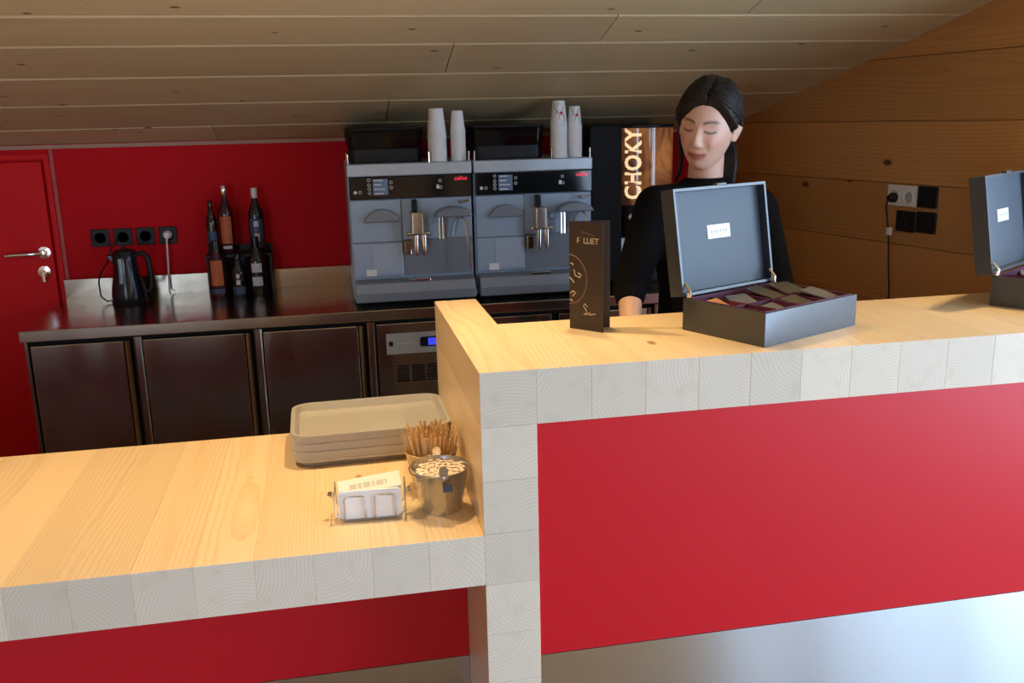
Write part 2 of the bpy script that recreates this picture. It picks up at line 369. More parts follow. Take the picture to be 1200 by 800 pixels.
# ceiling of wide boards
ca = math.atan(SL); MC = Matrix.Translation((0, YB, ZC)) @ Matrix.Rotation(-ca, 4, 'X')   # local y<0 runs up the slope
Lc = (YB-YR)/math.cos(ca)+.2
ce = struct('ceiling', bx(XL-.2, XR, -Lc, .1, .022, .12, MC), M['ceiling'])
rows = [2.56, 2.335, 2.03, 1.725, 1.43, 1.195, .93]
while rows[-1] > YR: rows.append(rows[-1]-.29)
joints = {1: [-.02], 3: [.17], 4: [.68], 5: [1.12], 2: [-1.9], 0: [-.75], 6: [-.3]}
for i in range(len(rows)-1):
    ya, yb_ = rows[i], rows[i+1]
    d0, d1 = -(YB-ya)/math.cos(ca), -(YB-yb_)/math.cos(ca)
    xs = [XL]+joints.get(i, [(-1.5+.9*i) % 4-2.2])+[XR-.05]
    for xa, xb in zip(xs, xs[1:]):
        ra = max(xa, XL)
        # the boards stop at the right wall
        xw = lambda y: RW0.x+(RW0.y-y)*.205
        e0, e1 = min(xb, xw(ya)), min(xb, xw(yb_))
        if e0 <= ra+.02: continue
        cx, cy = (ra+e0)/2, (d0+d1)/2
        g = .0018; ch = .007
        bm = B()
        def ring(z, inset):
            return [bm.verts.new(p) for p in ((ra+g-cx, d0-g-inset-cy, z), (e0-(g if xb < e0+1e-6 else 0)-cx, d0-g-inset-cy, z), (e1-(g if xb < e1+1e-6 else 0)-cx, d1+g+inset-cy, z), (ra+g-cx, d1+g+inset-cy, z))]
        A, D, E_ = ring(.0, ch), ring(.006, 0), ring(.022, 0)
        bm.faces.new(A); bm.faces.new(E_[::-1])
        for P_, Q_ in ((A, D), (D, E_)):
            for q in range(4): bm.faces.new((P_[q], Q_[q], Q_[(q+1) % 4], P_[(q+1) % 4]))
        o = obj('board', bm, M['ceiling'], ce); o.matrix_local = MC @ Matrix.Translation((cx, cy, 0))

# ------------------------------------------------------------------ counters of laminated timber
T, ZH, ZL, LT, DEEP, DH = .122, 1.12, .752, .118, .82, .458
lc = thing('serving_counter', 'low pale timber serving counter with trays and sachets on it', 'counter', (-1.1, 0, 0))
def timber_mesh(wd, dp, ht):
    bm = bx(-wd/2+.0001, wd/2-.0001, -dp/2, dp/2, -ht/2+.0002, ht/2-.0002)
    for f in bm.faces:
        if abs(abs(f.calc_center_median().y)-dp/2) < 1e-6: f.material_index = 1
    return bm
tm = None
for i in range(18):
    x = -T*(i+.5)
    if tm is None: o = obj('timber', timber_mesh(T, DEEP, LT), M['timber'], lc, bevel=.0005); tm = o.data; o.data.materials.append(M['endgrain_daylit'])
    else:
        o = obj('timber', tm, None, lc); m = o.modifiers.new('bevel', 'BEVEL'); m.width = .0005; m.segments = 1
    o.location = (x+1.1, DEEP/2, ZL-LT/2)
obj('red_panel', bx(-1.09, 1.099, .32, .34, .265, ZL-LT), M['redpanel'], lc)
obj('kick_plate', bx(-1.09, 1.099, .318, .34, 0, .2645), M['steelfront'], lc)
hc = thing('bar_counter', 'tall timber bar counter with red front and steel plinth', 'counter', (1.0, 0, 0))
tm2 = None
o = obj('timber', timber_mesh(T, DEEP, T), M['timber'], hc, bevel=.0005); tmU = o.data; o.data.materials.append(M['endgrain_daylit']); o.location = (T/2-1, DEEP/2, ZH-T/2)
for i in range(16):
    x = T*(i+1.5)
    if tm2 is None: o = obj('timber', timber_mesh(T, DH, T), M['timber'], hc, bevel=.0005); tm2 = o.data; o.data.materials.append(M['endgrain_daylit'])
    else:
        o = obj('timber', tm2, None, hc); m = o.modifiers.new('bevel', 'BEVEL'); m.width = .0005; m.segments = 1
    o.location = (x-1, DH/2, ZH-T/2)
for i in range(1, 9):
    o = obj('timber', tmU, None, hc); m = o.modifiers.new('bevel', 'BEVEL'); m.width = .0005; m.segments = 1
    o.location = (T/2-1, DEEP/2, ZH-T*(i+.5))
o = obj('timber', timber_mesh(T, DEEP, ZH-9*T), M['timber'], hc); o.data.materials.append(M['endgrain_daylit']); o.location = (T/2-1, DEEP/2, (ZH-9*T)/2)
obj('red_panel', bx(T-1, T*17-1.0, .004, .024, .442, ZH-T), M['redpanel'], hc)
obj('plinth_plate', bx(T-1, T*17-1.0, .002, .024, 0, .4415), M['steelfront'], hc)

# ------------------------------------------------------------------ refrigerated back counter
XF0, XF1, YF = -1.465, 1.60, 1.85
fc = thing('refrigerated_counter', 'long stainless steel refrigerated counter against the red wall', 'counter', (0, YF, 0))
obj('worktop', bx(XF0, XF1, -.012, .665, .857, .9), M['steel'], fc, bevel=.003)
obj('splashback', bx(XF0, XF1, .665, .69, .857, .988), M['steel'], fc, bevel=.002)
obj('carcass', bx(XF0+.02, XF1-.01, .03, .66, .1, .857), M['blackmat'], fc)
obj('side_panel', bx(XF0+.008, XF0+.0195, .01, .66, .1, .856), M['steeldoor'], fc)
for x in (XF0+.08, -.3, .7, 1.5):
    obj('leg', lathe(B(), [(0, 0), (.03, 0), (.03, .02), (.02, .025), (.02, .1), (0, .1)], 16, (x, .12, 0)), M['steel'], fc, smooth=True)
    obj('leg', lathe(B(), [(0, 0), (.03, 0), (.03, .02), (.02, .025), (.02, .1), (0, .1)], 16, (x, .55, 0)), M['steel'], fc, smooth=True)
def fdoor(x0, x1):
    d = obj('door', bx(x0, x1, 0, .029, .13, .838), M['steeldoor'], fc, bevel=.004)
    obj('handle', prism(B(), [(x1+.004, .03), (x1+.004, .0), (x1+.014, -.006), (x1+.022, .004), (x1+.026, .03)], .13, .838, None, 'Z'), M['steel'], d)
fdoor(XF0+.03, -1.10); fdoor(-1.03, -.648); fdoor(-.578, -.205); fdoor(.63, 1.02); fdoor(1.09, 1.5)
for x0 in (-1.064, -.612, -.169, 1.054): obj('post', prism(B(), [(x0, .03), (x0, .006), (x0+.006, .002), (x0+.024, .002), (x0+.030, .006), (x0+.030, .03)], .12, .85, None, 'Z'), M['steel'], fc)
un = obj('compressor_panel', bx(-.132, .60, .004, .029, .13, .838), M['steeldoor'], fc, bevel=.003)
obj('control_plate', bx(-.095, .215, -.001, .004, .71, .797), plain('light_grey_plate', (.42, .41, .38), .45), un, bevel=.001)
obj('maker_mark', bx(-.085, -.068, -.002, -.001, .745, .765), M['black'], un)
obj('plate_marks', tube(B(), [(-.058+.0085*q, -.0015, .752+(.006 if q % 2 else 0)) for q in range(12)], .0012, 5), M['print'], un)
dp = obj('display', prism(B(), rrect(.043, .128, .737, .777, .008), -.006, -.001), M['blackgloss'], un)
obj('digits', bx(.075, .118, -.0065, -.006, .742, .772), M['bluelcd'], dp)
for cx in (-.032, .030, .092, .154):
    for zz in range(7): obj('vent', bx(cx-.026, cx+.026, .002, .0042, .591+zz*.0105, .5975+zz*.0105), M['black'], un)

# ------------------------------------------------------------------ coffee machines
ZT = .9
def coffee_machine():
    t = thing('coffee_machine', 'blue-grey automatic coffee machine, the left of two', 'coffee machine')
    K = .0034; W2 = .252
    def X(px): return (px-479)*K
    def Z(py): return .573-(py-192)*.00352
    for x in (-.2, .2):
        for y in (.06, .44): obj('foot', lathe(B(), [(0, 0), (.02, 0), (.018, .022), (0, .022)], 16, (x, y, 0)), M['black'], t)
    obj('body', bx(-W2, W2, .03, .49, .018, Z(206)), M['machgrey'], t, bevel=.004)
    obj('top_rail', bx(-W2, W2, 0, .49, Z(206)+.0005, Z(192)), plain('light_steel_blue', (.52, .60, .67), .32, .25) if 'rail' not in M else M['rail'], t, bevel=.004)
    cp = obj('control_panel', bx(-W2+.006, W2-.003, -.002, .029, Z(231.5), Z(206.5)), M['blackgloss'], t, bevel=.003)
    sc_ = obj('display', bx(X(434.5), X(452), -.0032, -.002, Z(227), Z(209)), M['screen'], cp)
    for py in (211, 216, 221, 226):
        obj('screen_line', bx(X(436), X(436)+.028+.008*(py % 3), -.0036, -.0032, Z(py), Z(py)+.004), M['print'], sc_)
    def ringb(px, py, r=.0055):
        obj('button_ring', tube(B(), [(X(px)+r*math.cos(a*PI/6), -.0025, Z(py)+r*math.sin(a*PI/6)) for a in range(12)], .0013, 5, True), M['print'], cp)
    for py in (210, 215.5, 220, 224.5): ringb(430, py)
    for py in (213, 219): ringb(456, py)
    ringb(419, 223.5); ringb(514.5, 213); ringb(515, 220.5)
    obj('indicator', lathe(B(), [(0, 0), (.007, 0), (.006, .0015), (0, .0015)], 12, M=Matrix.Translation((X(413.5), -.002, Z(223.5))) @ Matrix.Rotation(PI/2, 4, 'X')), M['white'], cp)
    obj('indicator', bx(X(510), X(513), -.0035, -.002, Z(222), Z(217.5)), M['white'], cp)
    text('logo', 'cafina', .0235, M['redled'], cp, (X(539), -.0025, Z(211)), FRONT, .0006, shear=.25)
    # left cover door with scoop handle
    d1 = obj('front_door', bx(-W2+.006, X(467)-.001, .012, .029, Z(282)+.001, Z(232.5)), M['machgrey'], t, bevel=.003)
    sc2 = B(); n_ = 14
    arc = [(X(421)+(X(464)-X(421))*k/n_, Z(258)+.052*math.sin(PI*k/n_)**.6) for k in range(n_+1)]
    prism(sc2, arc, -.016, .012); obj('scoop_handle', sc2, M['machdark'], d1, bevel=.005)
    d2 = obj('lower_door', bx(-W2+.006, X(467)-.001, .012, .029, Z(322), Z(282)-.001), M['machgrey'], t, bevel=.003)
    obj('inset_panel', bx(X(429), X(466), .009, .012, Z(319), Z(284)), plain('pale_inset', (.44, .54, .66), .33, .2), d2, bevel=.001)
    obj('sticker', bx(X(421), X(433.5), .0085, .009+.003, Z(322)+.004, Z(313)), M['white'], d2)
    d3 = obj('side_cover', bx(X(467)+.001, W2-.004, .012, .029, Z(280), Z(232.5)), M['machgrey'], t, bevel=.003)
    obj('back_plate', bx(X(467)+.001, W2-.004, .02, .0295, Z(322), Z(280)-.001), M['machdark'], t, bevel=.002)
    # coffee outlet
    ou = obj('coffee_outlet', prism(B(), rrect(X(476), X(491), -.062, .012, .008), Z(272), Z(247), None, 'Z'), plain('warm_brushed_metal', (.50, .45, .38), .3, .9), t, bevel=.003, smooth=True)
    obj('outlet_grip', bx(X(479), X(485), -.035, .012, Z(247), Z(233.5)), M['black'], ou, bevel=.004)
    tb = tube(B(), [(X(473), -.04, Z(272)), (X(497), -.04, Z(272))], .007, 12); obj('collar', tb, M['chrome'], ou, smooth=True)
    for px in (473, 497): obj('collar_knob', lathe(B(), [(0, -.010), (.008, -.006), (.010, 0), (.008, .006), (0, .010)], 14, (X(px), -.04, Z(272))), M['chrome'], ou, smooth=True)
    for px in (481.5, 491):
        obj('spout', tube(B(), [(X(px), -.045, Z(273)), (X(px), -.045, Z(290)), (X(px), -.045, Z(297))], [.0125, .0115, .008], 14), M['chrome'], ou, smooth=True)
    obj('rinse_block', bx(X(468), X(476.5), -.015, .018, Z(297), Z(281)), M['steel'], t, bevel=.003)
    # milk and water head
    n_ = 12; arc = [(X(504)+(X(551)-X(504))*k/n_, Z(254)+.040*math.sin(PI*k/n_)**.5) for k in range(n_+1)]
    hd = obj('steam_head', prism(B(), arc, -.06, .012), M['machdark'], t, bevel=.006)
    obj('tap', tube(B(), [(X(536), -.005, Z(238)), (X(536), -.032, Z(238)), (X(547), -.032, Z(236))], [.007, .006, .004], 10), M['steel'], hd, smooth=True)
    obj('knob', lathe(B(), [(0, 0), (.014, 0), (.016, .006), (.012, .014), (0, .015)], 16, M=Matrix.Translation((X(502), .012, Z(259))) @ Matrix.Rotation(PI/2, 4, 'X')), M['machgrey'], t, smooth=True)
    for px in (510.5, 514.5):
        obj('water_spout', tube(B(), [(X(px), -.035, Z(254)), (X(px), -.036, Z(268)), (X(px), -.038, Z(279))], [.005, .005, .006], 10), M['chrome'], hd, smooth=True)
    obj('steam_wand', tube(B(), [(X(537), -.03, Z(254)), (X(540), -.045, Z(258)), (X(543), -.055, Z(275)), (X(544.5), -.058, Z(300)), (X(545.5), -.058, Z(314))], [.006, .005, .0042, .004, .0035], 10), M['chrome'], hd, smooth=True)
    obj('wand_guard', tube(B(), [(X(534), -.02, Z(254)), (X(529), -.02, Z(262)), (X(526), -.02, Z(276))], [.005, .007, .008], 10), M['machdark'], hd, smooth=True)
    # drip tray drawer
    dt = obj('drip_tray', prism(B(), [(-.055, .02), (-.055, .050), (-.045, .096), (.028, .104), (.028, .02)], -W2+.006, W2-.006, None, 'X'), M['machtray'], t, bevel=.004)
    g = obj('drip_grid', bx(X(471), X(497), -.04, .015, .0975, .106, Matrix.Rotation(.0, 4, 'X')), M['chrome'], dt, bevel=.001)
    obj('tray_lip', bx(-W2+.004, W2-.004, -.062, -.0555, .024, .056), M['machdark'], dt, bevel=.003)
    # cup rail round the top
    top = Z(192)
    pts = [(-.245, .47), (-.245, .012), (.245, .012), (.245, .47)]
    for x, y in ((-.245, .012), (.245, .012), (.245, .24), (.08, .012), (-.245, .24)): obj('rail_post', tube(B(), [(x, y, top-.001), (x, y, top+.04)], .003, 8), M['chrome'], t)
    # bean hopper
    hb = obj('hopper_base', prism(B(), rrect(-.235, .062, .10, .44, .03), top, top+.058, None, 'Z'), M['black'], t, bevel=.004)
    hw = B(); A_ = rrect(-.238, .064, .09, .45, .035); A2 = rrect(-.247, .070, .08, .455, .035)
    lo = [hw.verts.new((a, b, top+.0585)) for a, b in A_]; hi = [hw.verts.new((a, b, top+.128)) for a, b in A2]
    for q in range(len(lo)): hw.faces.new((lo[q], lo[(q+1) % len(lo)], hi[(q+1) % len(lo)], hi[q]))
    o = obj('hopper_container', hw, M['smoke'], t, smooth=True)
    be = obj('coffee_beans', prism(B(), rrect(-.225, -.095, .11, .43, .03), top+.0585, top+.118, None, 'Z'), M['beans'], t)
    lid = obj('hopper_lid', prism(B(), A2, top+.1285, top+.142, None, 'Z'), M['black'], t, bevel=.006)
    return t
M['rail'] = plain('light_steel_blue', (.52, .60, .67), .32, .25)
cm = coffee_machine(); cm.location = (.043, 1.955, ZT)
cm2 = copy_tree(cm); cm2.location = (.556, 1.955, ZT); cm2['label'] = 'blue-grey automatic coffee machine, the right of two beside chocolate dispenser'
cm['group'] = cm2['group'] = 'coffee machines on the back counter'
cm['label'] = 'blue-grey automatic coffee machine, the one nearer the syrup bottles'

# ------------------------------------------------------------------ stacks of paper cups
CT = ZT+.573+.0005
def cup_mesh(r1, r0, h):
    return lathe(B(), [(r1+.0022, 0), (r1+.003, .0016), (r1+.0022, .0032), (r1, .0032), (r0, h-.001), (r0-.001, h), (r0-.003, h), (r0-.003, h-.005), (0, h-.005)], 24)
def stack(x, y, r1, r0, h, n, pitch, lab, grp, printed=False):
    me = None
    for i in range(n):
        if me is None: o = obj('paper_cup', cup_mesh(r1, r0, h), M['paper'], smooth=True); me = o.data
        else: o = obj('paper_cup', me)
        o.location = (x, y, CT+i*pitch); o.rotation_euler = (0, 0, i*1.3)
        tag(o, '%s upturned white cup from the bottom of %s' % (ORD[i], grp), 'cup', grp)
    o['label'] = 'topmost upturned white cup of ' + grp
    if printed:
        o.rotation_euler = (0, 0, 0)
        for a0, z0, z1 in ((-1.9, .02, .085), (-1.2, .01, .07), (-2.3, .04, .088)):
            pts = []
            for k in range(9):
                z = z0+(z1-z0)*k/8; rr = r1+(r0-r1)*(z-.003)/(h-.003)+.0004; a = a0+.25*math.sin(k*.9)
                pts.append((rr*math.cos(a), rr*math.sin(a), z))
            obj('printed_line', tube(B(), pts, .0009, 5), plain('dark_print', (.12, .10, .11), .6) if 'dp' not in M else M['dp'], o)
        z = .045; rr = r1+(r0-r1)*(z-.003)/(h-.003)
        obj('red_dot', lathe(B(), [(0, 0), (.006, 0), (.006, .0012), (0, .0012)], 14, M=Matrix.Translation((rr*math.cos(-1.45), rr*math.sin(-1.45)-.0005, z)) @ Matrix.Rotation(PI/2, 4, 'X')), M['redled2'], o)
M['dp'] = plain('dark_print', (.12, .10, .11), .6); M['redled2'] = plain('red_print', (.6, .03, .05), .6)
CY = 2.015
stack(.165, CY, .0375, .0285, .095, 13, .0097, 'white paper cup in the wider cup stack on the machine nearer the bottles', 'the wide stack nearer the bottles')
stack(.252, CY, .0300, .0225, .082, 13, .0099, 'white paper cup in the slimmer cup stack on the machine nearer the bottles', 'the slim stack nearer the bottles')
stack(.678, CY-.005, .0345, .0255, .095, 15, .0098, 'white paper cup in the tallest cup stack, beside the dispenser', 'the tallest stack by the dispenser', True)
stack(.748, CY, .0290, .0225, .082, 14, .0098, 'white paper cup in the slim cup stack closest to the dispenser', 'the slim stack by the dispenser', True)

# ------------------------------------------------------------------ hot chocolate dispenser
ch = thing('chocolate_dispenser', 'black hot chocolate dispenser with a glowing brown lettered front', 'dispenser', (1.04, 2.10, ZT))
for x in (-.16, .16):
    for y in (.05, .33): obj('foot', lathe(B(), [(0, 0), (.02, 0), (.018, .02), (0, .02)], 14, (x, y, 0)), M['black'], ch)
obj('housing', bx(-.205, .205, .08, .40, .02, .70), M['blackmat'], ch, bevel=.008)
obj('left_cheek', bx(-.205, -.062, -.02, .0795, .02, .70), M['blackmat'], ch, bevel=.006)
obj('base', bx(-.06, .205, -.07, .0795, .02, .075), M['black'], ch, bevel=.005)
obj('back_panel', bx(-.06, .20, .06, .0795, .08, .2), plain('pale_steel_panel', (.62, .68, .74), .35, .5), ch)
def choky_mat():
    m, nt, b, N, L = nodes('backlit_chocolate_print'); tc = N('ShaderNodeTexCoord'); mp = N('ShaderNodeMapping'); mp.inputs['Scale'].default_value = (5, 2, 3); L(tc.outputs['Object'], mp.inputs[0])
    n = N('ShaderNodeTexNoise'); n.inputs['Scale'].default_value = 1.6; n.inputs['Detail'].default_value = 2; n.inputs['Distortion'].default_value = 1.2; L(mp.outputs[0], n.inputs[0])
    r = N('ShaderNodeValToRGB'); e = r.color_ramp.elements; e[0].position = .36; e[0].color = (.06, .02, .01, 1); e[1].position = .68; e[1].color = (.50, .20, .065, 1)
    q = e.new(.5); q.color = (.20, .07, .025, 1); L(n.outputs[0], r.inputs[0]); L(r.outputs[0], b.inputs['Base Color']); L(r.outputs[0], b.inputs['Emission Color']); b.inputs['Emission Strength'].default_value = .45
    b.inputs['Roughness'].default_value = .12; b.inputs['Coat Weight'].default_value = .5
    return m
bm = B(); cxx = .072; seg = 20; ra, rb = .130, .10
prof = [(cxx+ra*math.cos(PI+PI*k/seg), .0795+rb*math.sin(PI+PI*k/seg)) for k in range(seg+1)]
prism(bm, prof, .352, .685, None, 'Z')
pn = obj('lit_front', bm, choky_mat(), ch, smooth=True, angle=50)
obj('front_cap', prism(B(), [(cxx+(a-cxx)*1.03, .0795+(b-.0795)*1.04) for a, b in prof], .6855, .70, None, 'Z'), M['black'], ch, bevel=.003)
obj('front_chin', prism(B(), [(cxx+(a-cxx)*1.03, .0795+(b-.0795)*1.04) for a, b in prof], .215, .3515, None, 'Z'), M['black'], ch, bevel=.003)
obj('selector_knob', lathe(B(), [(0, 0), (.016, 0), (.014, .014), (0, .016)], 16, M=Matrix.Translation((-.012, .0, .30)) @ Matrix.Rotation(PI/2, 4, 'X')), M['silver'], ch, smooth=True)
obj('nozzle', tube(B(), [(.07, .03, .215), (.07, .03, .18)], [.02, .014], 14), M['black'], ch)
# curved lettering, reading upwards
M['glow'] = plain('lit_lettering', (.95, .72, .42), .4, emit=(1, .74, .42), es=.8)
tx = text('lettering', 'CHOKY', .088, M['glow'], pn, (0, 0, 0), (0, 0, 0), .0015, spacing=1.06, off=.0022)
for v in tx.data.vertices:
    u, h_, d_ = v.co.x, v.co.y, v.co.z
    a = PI+ (0.20*PI + (-h_*-1+.045)/.115*.9)     # height of the letters runs round the curve
    v.co = Vector((cxx+(ra+.0015+d_)*math.cos(PI+.52+(.045-h_)/.105), .0795+(rb+.0015+d_)*math.sin(PI+.52+(.045-h_)/.105), .530+u*.95))

# ------------------------------------------------------------------ sockets
def socket(name, label, loc, rot, mat=None, grp=None, size=.078, cable=False):
    t = thing(name, label, 'socket', loc, 0, grp); t.rotation_euler = rot; h2 = size/2
    obj('plate', bx(-h2, h2, -.010, 0, -h2, h2), mat or M['black'], t, bevel=.003)
    obj('insert', lathe(B(), [(0, 0), (.021, 0), (.023, .004), (.025, .004), (.025, 0)], 24, M=Matrix.Translation((0, -.010, 0)) @ Matrix.Rotation(PI/2, 4, 'X')), mat or M['blackmat'], t, smooth=True)
    return t
for i, nm in enumerate(('first black wall socket from the door', 'second black wall socket, behind the kettle', 'third black wall socket, between kettle and plug', 'black wall socket with a white plug in it')):
    socket('wall_socket', nm, (-1.296+.0957*i, YB, 1.163), (0, 0, 0), None, 'sockets on the red wall')
pg = thing('power_plug', 'white plug and cord in the fourth black wall socket', 'plug', (-1.009, YB-.013, 1.166))
obj('plug_body', lathe(B(), [(0, 0), (.02, 0), (.019, .02), (.012, .034), (0, .036)], 18, M=Matrix.Rotation(PI/2, 4, 'X')), M['white'], pg, smooth=True)
obj('cord', tube(B(), [(0, -.028, -.004), (-.001, -.034, -.02), (-.004, -.033, -.08), (-.008, -.033, -.16), (-.010, -.05, -.25), (-.0, -.08, -.258)], .004, 8), M['white'], pg, smooth=True)
def rwp(s, z, out=0): v = RW0+RWU*s+RWN*out; return (v.x, v.y, z)
RZ = math.atan2(RWU.y, RWU.x)
t = thing('double_socket', 'white double power socket on the timber wall', 'socket', rwp(1.176, 1.314)); t.rotation_euler = (0, 0, RZ)
obj('plate', bx(-.072, .072, -.010, 0, -.040, .040), M['white'], t, bevel=.003)
for x in (-.034, .036): obj('insert', lathe(B(), [(0, 0), (.021, 0), (.023, .004), (.025, .004), (.025, 0)], 24, M=Matrix.Translation((x, -.010, -.004)) @ Matrix.Rotation(PI/2, 4, 'X')), M['white'], t, smooth=True)
for nm, s, z in (('black blank plate right of the white double socket', 1.299, 1.316), ('lower black blank plate under the white double socket', 1.201, 1.217), ('lower black blank plate nearest the open box', 1.301, 1.221)):
    t = thing('socket_plate', nm, 'socket', rwp(s, z), 0, 'black plates on the timber wall'); t.rotation_euler = (0, 0, RZ)
    obj('frame', bx(-.046, .046, -.009, 0, -.040, .040), M['black'], t, bevel=.003)
    obj('cover', bx(-.034, .034, -.012, -.0095, -.029, .029), M['blackmat'], t, bevel=.002)
t = thing('power_cable', 'thin black cable with plug hanging from the white socket', 'cable', rwp(1.145, 1.305, .0125)); t.rotation_euler = (0, 0, RZ)
obj('plug_body', lathe(B(), [(0, 0), (.019, 0), (.018, .018), (.010, .032), (0, .034)], 18, M=Matrix.Rotation(PI/2, 4, 'X')), M['black'], t, smooth=True)
obj('cord', tube(B(), [(-.004, -.026, -.005), (-.010, -.03, -.03), (-.008, -.018, -.10), (-.004, -.010, -.17), (0, -.006, -.26), (.012, -.006, -.36), (.014, -.006, -.5), (.006, -.006, -.75), (.0, -.006, -1.29)], .0032, 8), M['black'], t, smooth=True)
obj('inline_switch', bx(-.011, .007, -.022, -.004, -.145, -.115), M['white'], t, bevel=.003)

# ------------------------------------------------------------------ kettle and syrup bottles on the back counter
kt = thing('jug_kettle', 'dark electric jug kettle with a pale gauge strip', 'kettle', (-1.165, 2.36, ZT))
obj('power_base', lathe(B(), [(0, 0), (.072, 0), (.074, .008), (.068, .018), (0, .018)], 32), M['black'], kt, smooth=True)
obj('jug', lathe(B(), [(0, .019), (.069, .019), (.070, .03), (.066, .07), (.055, .12), (.048, .175), (.049, .205), (.046, .210), (0, .210)], 36), M['kettle'], kt, smooth=True)
obj('lid', lathe(B(), [(.047, .2105), (.046, .222), (.03, .230), (.012, .232), (.010, .240), (0, .241)], 28), M['black'], kt, smooth=True)
obj('spout', prism(B(), [(-.046, .165), (-.046, .209), (-.075, .209)], -.014, .014), M['kettle'], kt, bevel=.004)
obj('gauge', tube(B(), [(-.012, -.0645, .09), (-.012, -.0545, .12), (-.012, -.050, .15), (-.012, -.0475, .195)], .009, 8), M['window'], kt, smooth=True)
obj('handle', tube(B(), [(.045, 0, .205), (.075, 0, .212), (.092, 0, .19), (.097, 0, .13), (.100, 0, .07), (.088, 0, .045), (.064, 0, .048)], [.010, .011, .012, .012, .011, .010, .009], 12), M['black'], kt, smooth=True)
obj('cord', tube(B(), [(-.06, .01, .012), (-.09, -.005, .008), (-.115, .0, .03), (-.125, .03, .09), (-.118, .06, .125), (-.10, .12, .16), (-.085, .16, .22), (-.06, .165, .255)], .0035, 8), M['black'], kt, smooth=True)
rk = thing('bottle_rack', 'stepped black rack holding the dark syrup bottles', 'rack', (-.70, 2.41, ZT))
obj('step', bx(-.14, .145, .0, .10, .165, .18), M['black'], rk, bevel=.002)
for x in (-.138, .135): obj('side', bx(x, x+.008, .0, .10, 0, .1645), M['black'], rk)
obj('back', bx(-.14, .145, .101, .107, 0, .21), M['black'], rk)
def bottle(label, loc, r, h, glass, labels, cap=None, neck=.36):
    t = thing('syrup_bottle', label, 'bottle', loc, 0, 'syrup bottles on the rack')
    obj('glass', lathe(B(), [(0, 0), (r*.95, 0), (r, .006), (r, h*(1-neck)-.02), (r*.93, h*(1-neck)), (r*.55, h*(1-neck)+.03), (r*.38, h*(1-neck)+.05), (r*.36, h-.03), (r*.36, h-.025), (0, h-.025)], 28), glass, t, smooth=True)
    obj('cap', lathe(B(), [(r*.40, h-.045), (r*.42, h-.044), (r*.42, h-.002), (r*.38, h), (0, h)], 20), cap or M['blackgloss'], t, smooth=True)
    for (z0, z1, mt, half) in labels:
        bm = B(); rows_ = []
        for z in (z0, z1): rows_.append([[bm.verts.new((rr*math.sin(a), -rr*math.cos(a), z)) for a in [(-1+2*k/10)*half for k in range(11)]] for rr in (r+.0003, r+.0012)])
        for k in range(10):
            for q in (0, 1): bm.faces.new((rows_[0][q][k], rows_[0][q][k+1], rows_[1][q][k+1], rows_[1][q][k]))
            bm.faces.new((rows_[1][0][k], rows_[1][0][k+1], rows_[1][1][k+1], rows_[1][1][k]))
        obj('label', bm, mt, t, smooth=True)
    return t
UZ = ZT+.1805
bottle('red-brown syrup bottle with an orange label on the upper step', (-.742, 2.455, UZ), .033, .30, M['glassred'], [(.045, .165, M['orange'], .75), (.022, .036, M['whitelabel'], .6)], M['chrome'])
bottle('slim dark bottle on the upper step, closest to the kettle', (-.806, 2.465, UZ), .024, .235, M['glassdark'], [(.05, .10, M['bluelabel'], 1.0)], None)
bottle('tall dark bottle on the upper step, closest to the coffee machine', (-.612, 2.455, UZ), .034, .285, M['glassdark'], [(.02, .15, M['bluelabel'], .9), (.05, .085, M['whitelabel'], .35), (.115, .14, M['whitelabel'], .3)], M['silver'])
bottle('dark syrup bottle with an orange label standing on the steel worktop', (-.788, 2.362, ZT), .038, .25, M['glassred'], [(.055, .165, M['orange'], .7), (.02, .04, M['bluelabel'], .8)], None)
bottle('small squat dark bottle in the middle of the lower row', (-.700, 2.355, ZT), .033, .19, M['glassdark'], [(.012, .045, M['bluelabel'], .9), (.055, .075, M['whitelabel'], .25), (.085, .10, M['whitelabel'], .2)], None, .4)
bottle('dark bottle with two square white labels in the lower row', (-.618, 2.362, ZT), .037, .26, M['glassdark'], [(.045, .085, M['whitelabel'], .6), (.105, .145, M['whitelabel'], .6)], None)

# ------------------------------------------------------------------ things on the low counter
TR = thing('serving_tray', 'taupe plastic tray on top of the tray stack', 'tray', (0, 0, 0), 0, None)
def tray_mesh(w_, d_):
    bm = B(); rings = []
    for x, y, r, z in ((w_-.040, d_-.040, .035, 0), (w_-.014, d_-.014, .045, .0166), (w_+.004, d_+.004, .052, .0174), (w_+.004, d_+.004, .052, .0245), (w_-.016, d_-.016, .042, .0240), (w_-.034, d_-.034, .034, .003)):
        rings.append([bm.verts.new((a, b, z)) for a, b in rrect(-x/2, x/2, -y/2, y/2, r, 6)])
    bm.faces.new(rings[0][::-1]); bm.faces.new(rings[-1])
    for a, b in zip(rings, rings[1:]):
        for k in range(len(a)): bm.faces.new((a[k], a[(k+1) % len(a)], b[(k+1) % len(a)], b[k]))
    return bm
bpy.data.objects.remove(TR)
tme = None; NT = 10
for i in range(NT):
    if tme is None: o = obj('serving_tray', tray_mesh(.425, .305), M['tray'], smooth=True, angle=60); tme = o.data
    else: o = obj('serving_tray', tme)
    o.location = (-.213+random.uniform(-.0015, .0015), 0.662+random.uniform(-.0015, .0015), ZL+.0003+i*.0073); o.rotation_euler = (0, 0, R(1.2)+random.uniform(-.003, .003))
    tag(o, 'taupe plastic serving tray, %s from the bottom of the stack' % ORD[i], 'tray', 'stacked serving trays')
o['label'] = 'taupe plastic serving tray on top of the stack'
